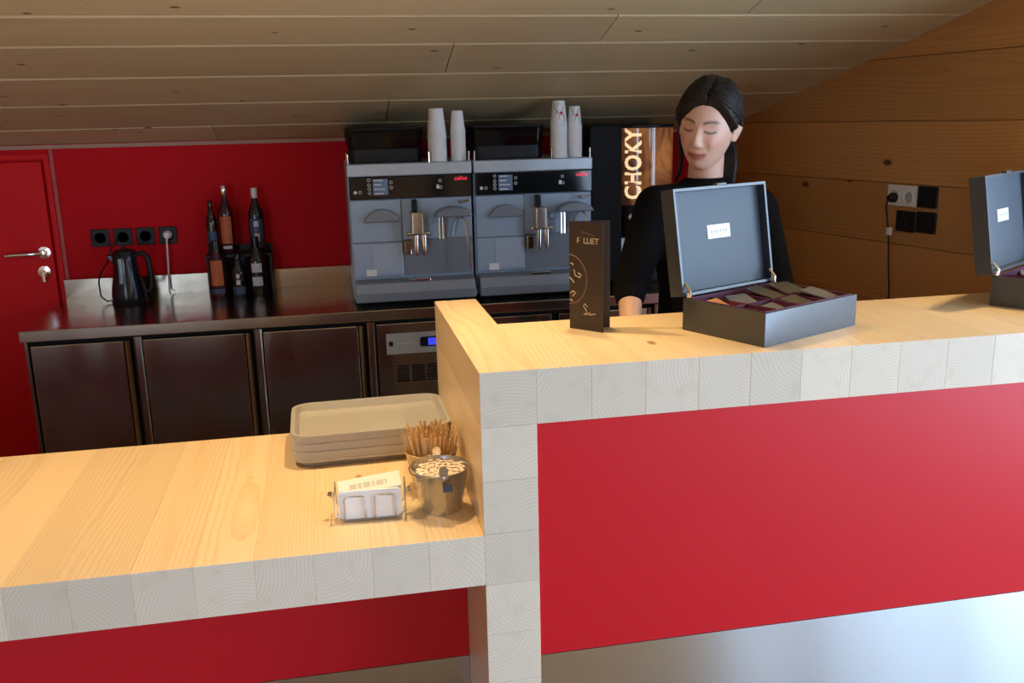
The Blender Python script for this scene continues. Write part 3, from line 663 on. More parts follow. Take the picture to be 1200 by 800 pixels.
# pail with sachets (front), pail with stirrers (behind)
def pail(label, loc, rz, handle=True):
    t = thing('metal_pail', label, 'pail', loc, rz); h_ = .106
    obj('wall', lathe(B(), [(0, .004), (.044, .004), (.044, 0), (.047, 0), (.0475, .005), (.0655, h_-.004), (.0675, h_-.003), (.068, h_), (.0665, h_+.001), (.0645, h_-.003), (.046, .007), (0, .007)], 40), M['zinc'], t, smooth=True, angle=60)
    for s_ in (-1, 1):
        e = obj('ear', prism(B(), rrect(-.010, .010, h_-.012, h_+.022, .009), -.0008, .0008, Matrix.Translation((0, s_*.0675, 0))), M['chrome'], t)
        obj('rivet', lathe(B(), [(0, 0), (.004, .0), (.003, .003), (0, .004)], 10, M=Matrix.Translation((0, s_*.069, h_-.004)) @ Matrix.Rotation(s_*-PI/2, 4, 'X')), M['chrome'], e)
    return t
PB = pail('metal pail of white sachets in front of the stirrers', (-.072, .172, ZL), R(0))
obj('bail', tube(B(), [(.0, .070, .108), (-.030, .066, .106), (-.058, .046, .103), (-.072, .012, .101), (-.070, -.022, .100), (-.052, -.052, .101), (-.025, -.068, .104), (0, -.071, .107)], .0016, 8), M['wire'], PB, smooth=True)
obj('blue_reflection', bx(-.008, .014, -.0675, -.0655, .070, .086, Matrix.Rotation(R(-6), 4, 'X') @ Matrix.Translation((.006, -.004, -.012))), plain('painted_blue_reflection', (.07, .10, .2), .5), PB)  # dark blue reflection on the zinc, painted as a coloured patch
# sachets packed flat in the front pail: heads of paper sticks
for i in range(64):
    a = i*2.39996; q = math.sqrt((i+.5)/64); b0 = Vector((.038*q*math.cos(a), .038*q*math.sin(a), .0085)); tp = Vector((.0565*q*math.cos(a), .0565*q*math.sin(a), .098+.004*random.random()+.004*(1-q)))
    d = (tp-b0).normalized(); L_ = (tp-b0).length
    if i == 0: o = obj('paper_sachet', prism(B(), rrect(-.0068, .0068, -.0046, .0046, .003, 2), 0, 1, None, 'Z'), M['sachet']); scm = o.data
    else: o = obj('paper_sachet', scm)
    u = Vector((math.cos(i*1.7), math.sin(i*1.7), 0)); u = (u-d*u.dot(d)).normalized(); v = d.cross(u)
    o.matrix_world = Matrix.Translation(Vector((-.072, .172, ZL))+b0) @ Matrix(((u.x, v.x, d.x*L_, 0), (u.y, v.y, d.y*L_, 0), (u.z, v.z, d.z*L_, 0), (0, 0, 0, 1)))
    tag(o, 'small paper sachet standing in the front metal pail', 'sachet', 'paper sachets in the front pail')
PS = thing('stirrer_cup', 'pale wooden-look pail of coffee stirrers behind the front pail', 'pail', (-.078, .312, ZL))
obj('wall', lathe(B(), [(0, .004), (.044, .004), (.044, 0), (.046, 0), (.0465, .005), (.0635, .094), (.0655, .095), (.066, .098), (.0645, .099), (.0625, .095), (.045, .007), (0, .007)], 40), plain('pale_yellow_tin', (.62, .47, .24), .35, .4), PS, smooth=True, angle=60)
n_s = 0
for i in range(96):
    a = i*2.39996; q = math.sqrt((i+.5)/96)
    rb_, rt_ = .036*q, .062*q
    b0 = Vector((rb_*math.cos(a), rb_*math.sin(a), .0085)); tp = Vector((rt_*math.cos(a)*1.2, rt_*math.sin(a)*1.2, .150+.018*random.random()-.014*q))
    d = (tp-b0).normalized(); L_ = (tp-b0).length
    if n_s == 0: o = obj('coffee_stirrer', prism(B(), rrect(-.0028, .0028, 0, 1, .0025, 3), -.0007, .0007), M['stirrer']); stm = o.data; o.data.materials.append(M['endgrain_daylit'])
    else: o = obj('coffee_stirrer', stm)
    u = Vector((-math.sin(a+random.uniform(-.6, .6)), math.cos(a), 0)); u = (u-d*u.dot(d)).normalized(); v = d.cross(u)
    mm = Matrix(((u.x, v.x, d.x*L_, 0), (u.y, v.y, d.y*L_, 0), (u.z, v.z, d.z*L_, 0), (0, 0, 0, 1)))
    o.matrix_world = Matrix.Translation(Vector((-.078, .312, ZL))+b0) @ mm
    tag(o, 'thin wooden coffee stirrer standing in the rear pail', 'stirrer', 'wooden stirrers in the pail'); n_s += 1
# wire basket with sugar sachets
sb = thing('wire_basket', 'small chromed wire basket holding white sugar packets', 'basket', (-.236, .178, ZL), R(-3))
wr_ = .0016
def bp(x, z, y): return (x, y, z)
for y in (-.034, .034):
    fr = [(-.080, .072), (-.079, .018), (-.062, .0026), (.062, .0026), (.079, .018), (.080, .072)]
    obj('side_wire', tube(B(), [(x, y, z) for x, z in fr], wr_, 8), M['wire'], sb, smooth=True, angle=80)
    for x0 in (-.058, .010):
        obj('loop_wire', tube(B(), [(x0, y*1.03, .0026), (x0, y*1.03, .054), (x0+.005, y*1.03, .060), (x0+.042, y*1.03, .060), (x0+.047, y*1.03, .054), (x0+.047, y*1.03, .0026)], wr_, 8), M['wire'], sb, smooth=True, angle=80)
for x in (-.055, -.02, .02, .055): obj('floor_wire', tube(B(), [(x, -.034, .0018), (x, .034, .0018)], wr_, 8), M['wire'], sb)
for s_ in (-1, 1):
    obj('end_wire', tube(B(), [(s_*.080, -.034, .072), (s_*.081, -.034, .055), (s_*.081, .034, .055), (s_*.080, .034, .072)], wr_, 8), M['wire'], sb, smooth=True, angle=80)
    obj('ball_knob', lathe(B(), [(0, -.0075), (.005, -.0056), (.0075, 0), (.005, .0056), (0, .0075)], 16, (s_*.090, 0, .055)), M['chrome'], sb, smooth=True)
for i in range(7):
    o = obj('sugar_packet', prism(B(), rrect(-.072, .072, 0, .066, .012), -.0035, .0035), M['sugar'], smooth=True, angle=50)
    o.location = (-.236+.0, .178, ZL+.0045); o.rotation_euler = (R(-3), 0, R(-3)); o.location = Vector(o.location)+Vector((math.sin(R(3)), math.cos(R(3)), 0))*(-.0275+i*.0082)
    tag(o, '%s white sugar packet from the front of the wire basket' % ORD[i], 'packet', 'sugar packets in the wire basket')
o = thing('paper_slip', 'cream printed packet lying across the top of the basket', 'packet', (-.236, .176, ZL+.0735)); o.rotation_euler = (R(30), R(-5), R(2))
obj('slip', bx(-.072, .072, -.022, .022, 0, .006), M['cream'], o, bevel=.002)
for i, (a, b) in enumerate(((-.045, -.030), (-.026, -.018), (-.014, .002), (.006, .012), (.016, .032), (.036, .04))): obj('print_mark', bx(a, b, -.010, .004, .0061, .0064), M['greyprint'], o)

# ------------------------------------------------------------------ things on the bar: folded card, two presentation boxes
mc = thing('menu_card', 'tall folded dark brown card standing on the bar', 'card', (.291, .361, ZH))
fdir = Vector((.067, -.080, 0)).normalized(); HC = .268; WC = .100
ang = math.atan2(fdir.y, fdir.x)
MF = Matrix.Rotation(ang, 4, 'Z')
fr_ = obj('front_leaf', bx(0, WC, -.0012, 0, 0, HC), M['brown'], mc); fr_.matrix_local = MF
bk = obj('back_leaf', bx(0, WC, 0, .0012, 0, HC), M['brown'], mc); bk.matrix_local = Matrix.Rotation(ang+R(38), 4, 'Z')
text('card_title', 'F  LLIET', .0205, M['gold'], fr_, (.055, -.0014, .222), FRONT, .0002, spacing=.95)
text('card_script', 'The Tea Box', .0095, M['bronze'], fr_, (.058, -.0014, .226), FRONT, .0002, shear=.3) if False else None
obj('script_line', tube(B(), [(.036+.004*k, -.0014, .244-.0008*k+.0016*math.sin(k*2.1)) for k in range(11)], .0006, 5), M['bronze'], fr_)
bm = B(); cc = (.0, .125); rr = .052
tube(bm, [(cc[0]+rr*math.cos(a), -.0014, cc[1]+rr*1.18*math.sin(a)) for a in [(-PI/2+PI*k/24) for k in range(25)]], .0013, 5)
obj('ring_print', bm, M['bronze'], fr_, smooth=True)
for pts in ([(.004, .165), (.012, .163), (.010, .160)], [(.014, .150), (.018, .135), (.032, .131), (.036, .138), (.026, .142)], [(.0, .130), (.01, .122), (.014, .117)], [(.002, .09), (.012, .096), (.018, .092), (.010, .083)], [(.002, .074), (.010, .070)]):
    obj('motif', tube(B(), [(a, -.0014, b) for a, b in pts], .0015, 5), M['gold'], fr_, smooth=True)
sig = [(.054, .060), (.046, .067), (.042, .060), (.050, .052), (.052, .044), (.042, .040), (.052, .040), (.062, .046), (.060, .040), (.070, .043), (.078, .044)]
obj('signature', tube(B(), [(a, -.0014, b) for a, b in sig], .0011, 5), M['gold'], fr_, smooth=True)

def tea_box(name, label, A, bang, lean, sach):
    """A = ground corner at the hinge; local x along the hinge (A to D), local y away from the front"""
    t = thing(name, label, 'box', (A[0], A[1], ZH), bang); Wd, Dp, Hh, th = .345, .250, .078, .008
    # base tray: hinge edge at y=0, front edge at y=-Dp
    bm = bx(0, Wd, -Dp, 0, .0003, .010)
    box(bm, 0, Wd, -Dp, -Dp+th, .010, Hh); box(bm, 0, Wd, -th, 0, .010, Hh); box(bm, 0, th, -Dp+th, -th, .010, Hh); box(bm, Wd-th, Wd, -Dp+th, -th, .010, Hh)
    obj('base', bm, M['boxblack'], t)
    li = bx(th, Wd-th, -Dp+th, -th, .0105, .03)
    box(li, th, th+.004, -Dp+th, -th, .03, Hh+.002); box(li, Wd-th-.004, Wd-th, -Dp+th, -th, .03, Hh+.002); box(li, th+.004, Wd-th-.004, -Dp+th, -Dp+th+.004, .03, Hh+.002); box(li, th+.004, Wd-th-.004, -th-.004, -th, .03, Hh+.002)
    obj('lining', li, M['purple'], t)
    for k in (1, 2, 3): obj('divider', bx(Wd*k/4-.002, Wd*k/4+.002, -Dp+th+.0045, -th-.0045, .0305, Hh-.006), M['purple'], t)
    obj('divider', bx(th+.0045, Wd-th-.0045, -Dp/2-.002, -Dp/2+.002, .0305, Hh-.0065), M['purple'], t)
    # lid, hinged at y=0,z=Hh ; local z up the lid, inner face to -y
    Lh = .262; Ld = .042
    lm = Matrix.Translation((0, .0, Hh+.004)) @ Matrix.Rotation(R(-lean), 4, 'X')
    bm = bx(0, Wd, Ld-.008, Ld, 0, Lh); box(bm, 0, .007, 0, Ld-.008, 0, Lh); box(bm, Wd-.007, Wd, 0, Ld-.008, 0, Lh); box(bm, .007, Wd-.007, 0, Ld-.008, Lh-.007, Lh); box(bm, .007, Wd-.007, 0, Ld-.008, 0, .007)
    ld = obj('lid', bm, M['boxblack'], t); ld.matrix_local = lm
    obj('lid_lining', bx(.0075, Wd-.0075, .022, Ld-.0085, .0075, Lh-.0075), M['boxliner'], ld)
    pl_ = obj('maker_plate', bx(Wd/2-.042, Wd/2+.042, .0205, .0219, Lh*.50, Lh*.50+.034), M['silver'], ld)
    for q in range(6): obj('plate_mark', bx(Wd/2-.030+q*.011, Wd/2-.023+q*.011, .020, .0204, Lh*.5+.012, Lh*.5+.022), M['greyprint'], pl_)
    obj('clasp', bx(Wd/2-.018, Wd/2+.018, -.003, .012, Lh-.0005, Lh+.006), M['boxblack'], ld, bevel=.002)
    for x in (.012, Wd-.012):
        hg = obj('hinge_stay', tube(B(), [(x, -.012, Hh+.003), (x, -.012, Hh+.018), (x, .006, Hh+.035)], .004, 8), M['brass'], t, smooth=True)
        obj('hinge_pin', lathe(B(), [(0, -.006), (.006, -.006), (.006, .006), (0, .006)], 12, (x, -.008, Hh+.008)), M['brass'], hg)
    # sachets lying in the compartments
    Mw = Matrix.Translation((A[0], A[1], ZH)) @ Matrix.Rotation(bang, 4, 'Z')
    for i, (u, v_, z, rx, rzz, mt, nm) in enumerate(sach):
        o = obj('tea_sachet', prism(B(), rrect(-.034, .034, -.042, .042, .004, 2), 0, .004, None, 'Z'), M[mt], bevel=.0005)
        o.matrix_world = Mw @ Matrix.Translation((u*Wd, -v_*Dp, z)) @ Matrix.Rotation(rzz, 4, 'Z') @ Matrix.Rotation(rx, 4, 'X')
        tag(o, nm, 'sachet')
M['foil'] = plain('dark_olive_foil', (.10, .085, .06), .35, .3, .2, 50); M['foil2'] = plain('grey_foil', (.20, .19, .18), .35, .4, .2, 50); M['orangefoil'] = plain('orange_sachet', (.60, .24, .06), .5, 0, .1)
ab = math.atan2(.148, .314)
tea_box('tea_box', 'open black tea box with lid up, in front of the woman', (.551, .261), ab, 9,
    [(.14, .34, .058, .35, .2, 'orangefoil', 'orange tea sachet in the open box before the woman'), (.36, .36, .062, .3, -.1, 'foil2', 'grey foil tea sachet beside the orange sachet'), (.38, .76, .055, .25, .2, 'foil2', 'grey foil tea sachet near the front of the box'),
     (.64, .30, .072, .22, .3, 'foil', 'dark olive tea sachet near the box hinge'), (.62, .74, .064, .2, .1, 'foil', 'dark olive tea sachet at the front of the box'), (.86, .32, .076, .15, -.2, 'foil', 'dark olive tea sachet by the right-hand hinge'), (.87, .72, .074, .2, .25, 'foil2', 'grey foil tea sachet in the right front compartment'), (.14, .74, .05, .2, .1, 'foil', 'dark olive tea sachet under the orange one')])
tea_box('tea_box', 'open black tea box cut off by the right edge of the photo', (1.435, .300), R(33), 9,
    [(.2, .35, .07, .4, .3, 'foil2', 'grey foil sachet in the box at the right edge'), (.4, .4, .072, .3, -.2, 'sugar', 'white sachet in the box at the right edge')])

# ------------------------------------------------------------------ the woman behind the bar
PX = thing('person', 'woman in a black top with dark tied hair, smiling down behind the bar', 'person', (.84, .80, 0))
def np_mesh(verts, faces, name='m'):
    me = bpy.data.meshes.new(name); me.from_pydata([tuple(v) for v in verts], [], faces); me.update(); return me
def capsule(bm, p0, r0, p1, r1, seg=20, flat=1.0):
    p0, p1 = Vector(p0), Vector(p1); d = (p1-p0); L_ = d.length; u, v = frame_of(d); d.normalize(); pts = []
    prof = [(-r0*math.cos(a), r0*math.sin(a)) for a in [PI/2*k/5 for k in range(6)]]+[(L_+r1*math.sin(a), r1*math.cos(a)) for a in [PI/2*k/5 for k in range(6)]]
    mm = Matrix(((u.x, v.x, d.x, p0.x), (u.y, v.y, d.y, p0.y), (u.z, v.z, d.z, p0.z), (0, 0, 0, 1)))
    lathe(bm, [(r, z) for z, r in prof], seg, M=mm, sy=flat)
def loft(bm, secs, seg=32):
    rings = [[bm.verts.new((cx+rx*math.cos(2*PI*k/seg), cy+ry*math.sin(2*PI*k/seg), z)) for k in range(seg)] for cx, cy, z, rx, ry in secs]
    for a, b in zip(rings, rings[1:]):
        for k in range(seg): bm.faces.new((a[k], a[(k+1) % seg], b[(k+1) % seg], b[k]))
    bm.faces.new(rings[0][::-1]); bm.faces.new(rings[-1])
HM = Matrix.Translation((.815, .765, 1.600)) @ Matrix.Rotation(R(-39), 4, 'Z') @ Matrix.Rotation(R(8), 4, 'Y') @ Matrix.Rotation(R(3), 4, 'X') @ Matrix.Diagonal((1.03, 1.0, 1.05, 1))
ss = lambda a, b, x: np.clip((x-a)/(b-a), 0, 1)**2*(3-2*np.clip((x-a)/(b-a), 0, 1))
G = lambda x, s: np.exp(-(x/s)**2)
def head_pts(D, inflate=0):
    dx, dy, dz = D[:, 0], D[:, 1], D[:, 2]; r = np.sqrt(dx*dx+dy*dy)+1e-9; t = np.clip(-dz, 0, 1)
    rr = np.where(dz < 0, r**.72, r**.92)
    x = .0735*dx/r*rr*(1-.24*t**1.5); yf = np.where(dy < 0, .090*(1-.02*t), .098*(1-.30*t)); y = yf*dy/r*rr; z = .118*dz
    f = ss(.0, .35, -dy/r)                                  # front weight
    # flatten the face a little, then features
    y = y+f*.006*G(x, .05)*G(z+.01, .06)*0
    z0 = z
    sock = G(np.abs(x)-.031, .016)*G(z-.004, .013); lidb = G(np.abs(x)-.031, .013)*G(z+.001, .008)
    nose_z = np.where(z > -.040, ss(.014, -.040, z), ss(-.056, -.044, z)); nw = .0075+.006*ss(.01, -.042, z)
    nose = G(x, nw)*nose_z*.021+G(np.abs(x)-.011, .007)*G(z+.044, .008)*.006
    brow = G(z-.016, .010)*G(np.abs(x)-.028, .025)*.004
    cheek = G(np.abs(x)-.041, .020)*G(z+.036, .018)*.012
    lips = G(x, .025)*(G(z+.067, .0045)*.0045+G(z+.0770, .0052)*.005)-G(x, .026)*G(z+.072, .0022)*.0025
    muzzle = G(x, .028)*G(z+.070, .02)*.006; chin = G(x, .020)*G(z+.101, .013)*.007; under = -G(x, .02)*G(z+.089, .006)*.003
    smile = -G(np.abs(x)-.030-.1*(z+.05), .005)*G(z+.056, .016)*.0025
    y = y-f*(nose-sock*.008+lidb*.0045+brow+cheek+lips+muzzle+chin+under+smile)
    P = np.stack([x, y, z], 1)
    if inflate is not 0:
        n = np.stack([dx/.0715, dy/.092, dz/.118], 1); n /= np.linalg.norm(n, axis=1)[:, None]; P = P+n*np.asarray(inflate)[:, None]
    return P
def dir_grid(nu, nv):
    D = []; F = []
    for j in range(1, nv):
        th = PI*j/nv
        for i in range(nu): ph = 2*PI*i/nu; D.append((math.sin(th)*math.sin(ph), -math.sin(th)*math.cos(ph), math.cos(th)))
    for j in range(nv-2):
        for i in range(nu): a = j*nu+i; b = j*nu+(i+1) % nu; F.append((a, a+nu, b+nu, b))
    top = len(D); D.append((0, 0, 1)); bot = len(D); D.append((0, 0, -1))
    for i in range(nu): F.append((top, i, (i+1) % nu)); F.append((bot, (nv-2)*nu+(i+1) % nu, (nv-2)*nu+i))
    return np.array(D), F
def to_world(P, Mx): return np.asarray(P) @ np.array(Mx.to_3x3()).T+np.array(Mx.translation)
def remesh(name, bm, voxel, smooth_it=4, keep=None):
    bmesh.ops.recalc_face_normals(bm, faces=bm.faces[:])
    me = bpy.data.meshes.new(name); bm.to_mesh(me); bm.free(); o = bpy.data.objects.new(name, me); C.objects.link(o)
    m = o.modifiers.new('r', 'REMESH'); m.mode = 'VOXEL'; m.voxel_size = voxel
    bpy.context.view_layer.update(); out = bpy.data.meshes.new_from_object(o.evaluated_get(bpy.context.evaluated_depsgraph_get()))
    bpy.data.objects.remove(o)
    n = len(out.vertices); P = np.empty(n*3); out.vertices.foreach_get('co', P); P = P.reshape(-1, 3)
    E_ = np.empty(len(out.edges)*2, int); out.edges.foreach_get('vertices', E_); E_ = E_.reshape(-1, 2)
    deg = np.bincount(E_.ravel(), minlength=n)[:, None]
    wgt = np.ones((n, 1)) if keep is None else keep(P)[:, None]
    for _ in range(smooth_it):
        acc = np.zeros_like(P)
        for c_ in range(3): acc[:, c_] = np.bincount(E_[:, 0], P[E_[:, 1], c_], n)+np.bincount(E_[:, 1], P[E_[:, 0], c_], n)
        P = P+wgt*.6*(acc/np.maximum(deg, 1)-P)
    out.vertices.foreach_set('co', P.ravel()); out.update(); out.name = name
    return out, P
def add_np(bm, V, F):
    vs = [bm.verts.new(v) for v in V]
    for f in F: bm.faces.new([vs[i] for i in f])
bm = B()
D, F = dir_grid(150, 110); add_np(bm, to_world(head_pts(D), HM), F)
# ears
for s_ in (-1, 1):
    em = HM @ Matrix.Translation((s_*.0800, .008, -.002)) @ Matrix.Rotation(s_*R(-30), 4, 'Z') @ Matrix.Rotation(R(-12), 4, 'X')
    lathe(bm, [(0, -.031), (.010, -.029), (.015, -.018), (.0195, .0), (.022, .015), (.015, .028), (0, .033)], 18, M=em @ Matrix.Diagonal((.42, 1, 1, 1)))
J = dict(neck=(.832, .815, 1.43), hb=tuple(HM @ Vector((0, .03, -.06))), shR=(.672, .80, 1.372), elR=(.588, .785, 1.135), wrR=(.540, .625, .99), shL=(1.005, .815, 1.352), elL=(1.075, .80, 1.10), wrL=(.97, .62, 1.0))
capsule(bm, J['neck'], .054, J['hb'], .050, 24)
loft(bm, [(.845, .82, .88, .15, .105), (.845, .82, 1.0, .13, .095), (.84, .81, 1.12, .125, .09), (.84, .81, 1.25, .15, .10), (.838, .81, 1.34, .155, .095), (.835, .81, 1.41, .10, .075), (.832, .812, 1.44, .055, .055)])
def hand(wr, d, side, palm_n):
    """palm, four fingers and a thumb, slightly curled"""
    wr = Vector(wr); d = Vector(d).normalized(); n_ = Vector(palm_n); n_ = (n_-d*n_.dot(d)).normalized(); s_ = d.cross(n_)*side
    for q in (-.024, -.008, .008, .024): capsule(bm, wr+s_*q*.6+d*.01, .015, wr+s_*q+d*.082, .0115, 12)
    for q, L_ in ((-.027, .058), (-.009, .072), (.009, .078), (.027, .070)):
        a = wr+s_*q+d*.085; b = a+(d*.9+n_*.3)*L_*.45; c = b+(d*.65+n_*.75)*L_*.32; e = c+(d*.4+n_*.9)*L_*.25
        capsule(bm, a, .0095, b, .0088, 10); capsule(bm, b, .0088, c, .008, 10); capsule(bm, c, .008, e, .0068, 10)
    a = wr+s_*.024+d*.025; b = a+(s_*.75+d*.5+n_*.25)*.045; c = b+(s_*.3+d*.85+n_*.35)*.032
    capsule(bm, a, .013, b, .0105, 10); capsule(bm, b, .0105, c, .0085, 10)
for sd in 'RL':
    capsule(bm, J['sh'+sd], .050, J['el'+sd], .040); capsule(bm, J['el'+sd], .039, J['wr'+sd], .026)
    e, wv_ = Vector(J['el'+sd]), Vector(J['wr'+sd]); hand(wv_, (wv_-e)*1+Vector((0, -.02, -.03)), 1 if sd == 'R' else -1, (.6 if sd == 'R' else -.6, .5, -.5))
for x in (.765, .925):
    capsule(bm, (x, .82, .90), .085, (x, .80, .50), .056); capsule(bm, (x, .80, .50), .052, (x, .83, .10), .034); capsule(bm, (x, .83, .055), .038, (x, .68, .035), .03)
HMI = HM.inverted()
def keepf(P):
    L_ = to_world(P, HMI); return np.where(np.linalg.norm(L_, axis=1) < .15, .18, 1.0)
body, P = remesh('body', bm, .0029, 5, keepf)
L_ = to_world(P, HMI); x, y, z = L_[:, 0], L_[:, 1], L_[:, 2]; ax = np.abs(x); front = (np.linalg.norm(L_, axis=1) < .16)*ss(.01, -.03, y)
base = np.array([.74, .46, .35]); col = np.tile(base, (len(P), 1))
def mixc(wt, c): 
    global col
    wt = np.clip(wt, 0, 1)[:, None]; col = col*(1-wt)+np.array(c)*wt
mixc(.55*front*G(ax-.042, .022)*G(z+.030, .02), (.62, .22, .17))
mixc(.3*front*G(x, .012)*G(z+.042, .01), (.60, .26, .19))
ml = z+.0722-.26*np.clip(ax-.010, 0, 1)
mixc(.9*front*ss(.029, .022, ax)*np.maximum(G(ml-.0035, .0038), G(ml+.0045, .0052)), (.42, .10, .10))
mixc(.9*front*ss(.031, .025, ax)*G(ml, .0019), (.12, .025, .025))
bz = .0150+.006*np.sin(np.clip((ax-.012)/.042, 0, 1)*PI*.8)
mixc(.88*front*ss(.010, .014, ax)*ss(.056, .044, ax)*G(z-bz, .0040), (.030, .017, .013))
lz = -.004-.0045*np.cos((ax-.031)/.017*PI/2)
mixc(.95*front*ss(.018, .014, np.abs(ax-.031))*G(z-lz, .0032), (.015, .010, .010))
mixc(.35*front*G(ax-.031, .018)*G(z-.006, .008), (.40, .20, .15))
at = body.color_attributes.new('skin', 'FLOAT_COLOR', 'POINT'); at.data.foreach_set('color', np.concatenate([col, np.ones((len(P), 1))], 1).ravel())
def skin():
    m, nt, b, N, L = nodes('skin'); a = N('ShaderNodeVertexColor'); a.layer_name = 'skin'
    n = N('ShaderNodeTexNoise'); n.inputs['Scale'].default_value = 60; mx = N('ShaderNodeMix'); mx.data_type = 'RGBA'; mx.blend_type = 'MULTIPLY'; mx.inputs[0].default_value = .10
    L(a.outputs[0], mx.inputs[6]); L(n.outputs['Color'], mx.inputs[7]); L(mx.outputs[2], b.inputs['Base Color']); b.inputs['Roughness'].default_value = .48
    b.inputs['Subsurface Weight'].default_value = .12; b.inputs['Subsurface Radius'].default_value = (.012, .005, .003); b.inputs['Subsurface Scale'].default_value = 1
    return m
obj('body', body, skin(), PX, smooth=True, angle=180, world=True)
# sweater
bm = B()
loft(bm, [(.845, .82, .86, .172, .125), (.845, .82, 1.0, .152, .113), (.84, .81, 1.12, .146, .108), (.84, .81, 1.25, .170, .120), (.838, .81, 1.34, .178, .112), (.835, .81, 1.40, .135, .093), (.832, .812, 1.435, .082, .074), (.831, .810, 1.452, .066, .066)])
for sd in 'RL':
    sh, el, wv_ = Vector(J['sh'+sd]), Vector(J['el'+sd]), Vector(J['wr'+sd])
    capsule(bm, (.83, .81, 1.385), .06, sh, .062); capsule(bm, sh, .064, el, .054); capsule(bm, el, .053, el+(wv_-el)*.16, .047)
sw, _ = remesh('sweater', bm, .006, 10)
obj('sweater', sw, M['sweater'], PX, smooth=True, angle=180, world=True)
bm = B(); loft(bm, [(.845, .82, .80, .17, .118), (.845, .82, .9, .166, .118), (.845, .82, .93, .158, .112)])
for x in (.765, .925): capsule(bm, (x, .82, .86), .094, (x, .80, .50), .066); capsule(bm, (x, .80, .50), .066, (x, .83, .12), .056)
tr_, _ = remesh('trousers', bm, .009, 6); obj('trousers', tr_, M['trousers'], PX, smooth=True, angle=180, world=True)
for x in (.765, .925):
    bm = B(); capsule(bm, (x, .85, .052), .05, (x, .66, .045), .043); 
    for v in bm.verts: v.co.z = max(v.co.z, .002)
    obj('shoe', bm, M['black'], PX, smooth=True, world=True)
# hair: cap that dives under the skin along the hairline, with combed grooves
D, F = dir_grid(260, 130)
az = np.abs(np.arctan2(D[:, 0], -D[:, 1])); zz = .118*D[:, 2]
hl = np.interp(az, [0, .35, .7, 1.0, 1.25, 1.42, 1.62, 1.9, 2.15, 2.5, 3.15], [.060, .056, .044, .024, .004, -.010, .046, .036, -.045, -.085, -.092])
hl = hl+np.where(D[:, 0] < 0, -.016*G(az-.75, .4), .004*G(az-.5, .3))            # hair falls lower over her right temple
hh = zz-hl
part = G(D[:, 0]-.12, .05)*ss(-.2, .5, D[:, 2])*ss(.2, -.4, D[:, 1])
groove = .0009*np.sin(np.arctan2(D[:, 0], D[:, 2]+.35)*46+3*np.sin(D[:, 1]*4))+.0006*np.sin(np.arctan2(D[:, 0], D[:, 2]+.35)*97)
th_ = (.0185+.010*ss(-.2, .8, D[:, 1])*ss(-.1, .6, D[:, 2])-.006*part)*ss(-.001, .020, hh)-.006*(1-ss(-.003, .004, hh))+groove*ss(.004, .02, hh)
hm = np_mesh(to_world(head_pts(np.where(np.ones_like(D) > 0, D, D), th_), HM), F, 'hair')
ho = obj('hair', hm, M['hair'], PX, smooth=True, angle=180, world=True)
# combed strands from the parting to the tie at the nape
rnd_ = np.random.RandomState(3); bm = B()
def ndir(v): v = np.asarray(v, float); return v/np.linalg.norm(v)
tie = ndir((.25, .95, -.30))
def hair_line(a_): return float(np.interp(abs(a_), [0, .35, .7, 1.0, 1.25, 1.42, 1.62, 1.9, 2.15, 2.5, 3.15], [.060, .056, .044, .024, .004, -.010, .046, .036, -.045, -.085, -.092]))
for i in range(300):
    u_ = rnd_.rand()**.8; sd = -1 if rnd_.rand() < .55 else 1
    st = ndir((.10+.02*rnd_.randn(), -.72+1.0*u_, .70+.45*math.sin(u_*PI*.6)))
    a_ = (.55+1.3*u_+.1*rnd_.randn())*sd; zl = hair_line(a_)/.118+.01+.45*rnd_.rand()**2
    zl = min(zl-(.14 if sd < 0 and abs(a_) < 1.1 else 0), .92); q_ = math.sqrt(max(1-zl*zl, .02)); md = np.array((q_*math.sin(a_), -q_*math.cos(a_), zl))
    pts = []
    for k in range(9):
        t_ = k/8; c_ = ndir((1-t_)**2*st+2*t_*(1-t_)*md*1.5+t_*t_*tie); pts.append(c_)
    pts = np.array(pts); off = np.full(9, .0165+.004*rnd_.rand())+.009*ss(-.2, .8, pts[:, 1])*ss(-.1, .6, pts[:, 2])
    off[0] -= .004
    W_ = to_world(head_pts(pts, off), HM)
    r_ = .0016+.0012*rnd_.rand()
    tube(bm, [tuple(v) for v in W_], [r_*.5, r_, r_*1.2, r_*1.2, r_*1.2, r_*1.2, r_, r_, r_*.6], 5)
obj('hair_strands', bm, M['hair'], PX, smooth=True, angle=180, world=True)
bm = B()
def strand(pts, r0, seg=10): 
    n = len(pts); tube(bm, [HM @ Vector(p) for p in pts], [r0*(1-.55*abs(2*i/(n-1)-.7)) for i in range(n)], seg)
for q in range(7):   # gathered tail at the nape, falling on her left
    o_ = .006*(q-3)
    strand([(.03+o_*.5, .085, -.03), (.048+o_, .078, -.062), (.060+o_, .058, -.10), (.064+o_, .05, -.14), (.066+o_*1.1, .056, -.185), (.058+o_, .06, -.23)], .011)
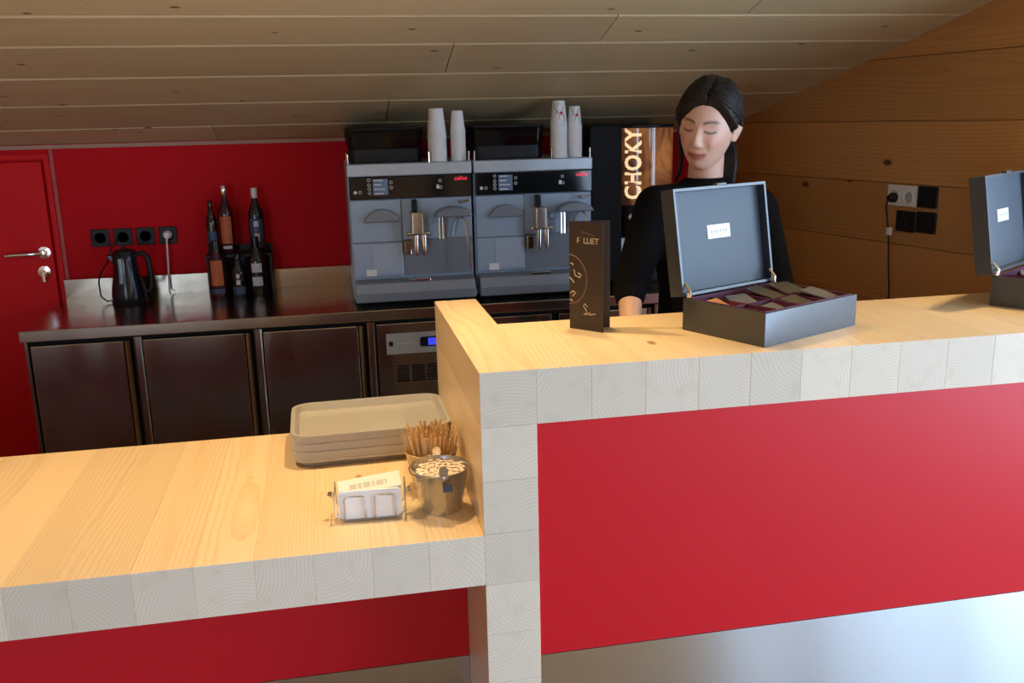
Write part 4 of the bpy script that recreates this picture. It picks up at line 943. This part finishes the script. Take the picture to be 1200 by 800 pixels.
for q in range(4):   # loose locks by her right cheek
    strand([(-.073-.001*q, -.010+.006*q, .035), (-.082-.001*q, -.002+.007*q, .0), (-.079, .008+.006*q, -.05), (-.070, .012+.006*q, -.095), (-.068, .004+.008*q, -.135), (-.074, .0+.006*q, -.165)], .006, 8)
strand([(.071, -.016, .03), (.078, -.012, .012), (.077, -.012, -.01)], .004, 8)
obj('hair_lock', bm, M['hair'], PX, smooth=True, angle=180, world=True)

# ------------------------------------------------------------------ warm ceiling spots over the bar (above the frame)
def spot(x, y, target, power, label, cone=125):
    z = ceil_z(y)
    t = thing('ceiling_spot', label, 'lamp', (x, y, z-.002), 0, 'warm spots over the counters')
    d = (Vector(target)-Vector((x, y, z-.06))).normalized(); u, v = frame_of(d)
    mm = Matrix(((u.x, v.x, d.x, 0), (u.y, v.y, d.y, 0), (u.z, v.z, d.z, -.06), (0, 0, 0, 1)))
    obj('mount', lathe(B(), [(0, -.02), (.03, -.02), (.03, .0), (0, .0)], 20), M['black'], t)
    obj('shade', lathe(B(), [(0, -.03), (.022, -.03), (.034, .045), (.032, .045), (.020, -.026), (0, -.026)], 24, M=mm), M['black'], t, smooth=True)
    l = bpy.data.lights.new('warm_spot', 'SPOT'); l.energy = power; l.color = SPOT_COL; l.spot_size = R(cone); l.spot_blend = .8; l.shadow_soft_size = .03
    lo_ = bpy.data.objects.new('warm_spot', l); C.objects.link(lo_); lo_.parent = t
    lo_.matrix_local = Matrix(((u.x, -v.x, -d.x, d.x*.05), (u.y, -v.y, -d.y, d.y*.05), (u.z, -v.z, -d.z, -.06+d.z*.05), (0, 0, 0, 1)))
spot(-1.05, .60, (-1.0, .3, .75), SPOT_W, 'warm ceiling spot over the far end of the low counter')
spot(-.10, .52, (-.25, .25, .75), SPOT_W, 'warm ceiling spot over the tray stack')
spot(.36, .50, (.38, .20, 1.1), SPOT_W*.5, 'warm ceiling spot over the folded card', 88)
spot(1.66, .50, (1.4, .2, 1.1), SPOT_W*.65, 'warm ceiling spot over the right end of the bar', 100)
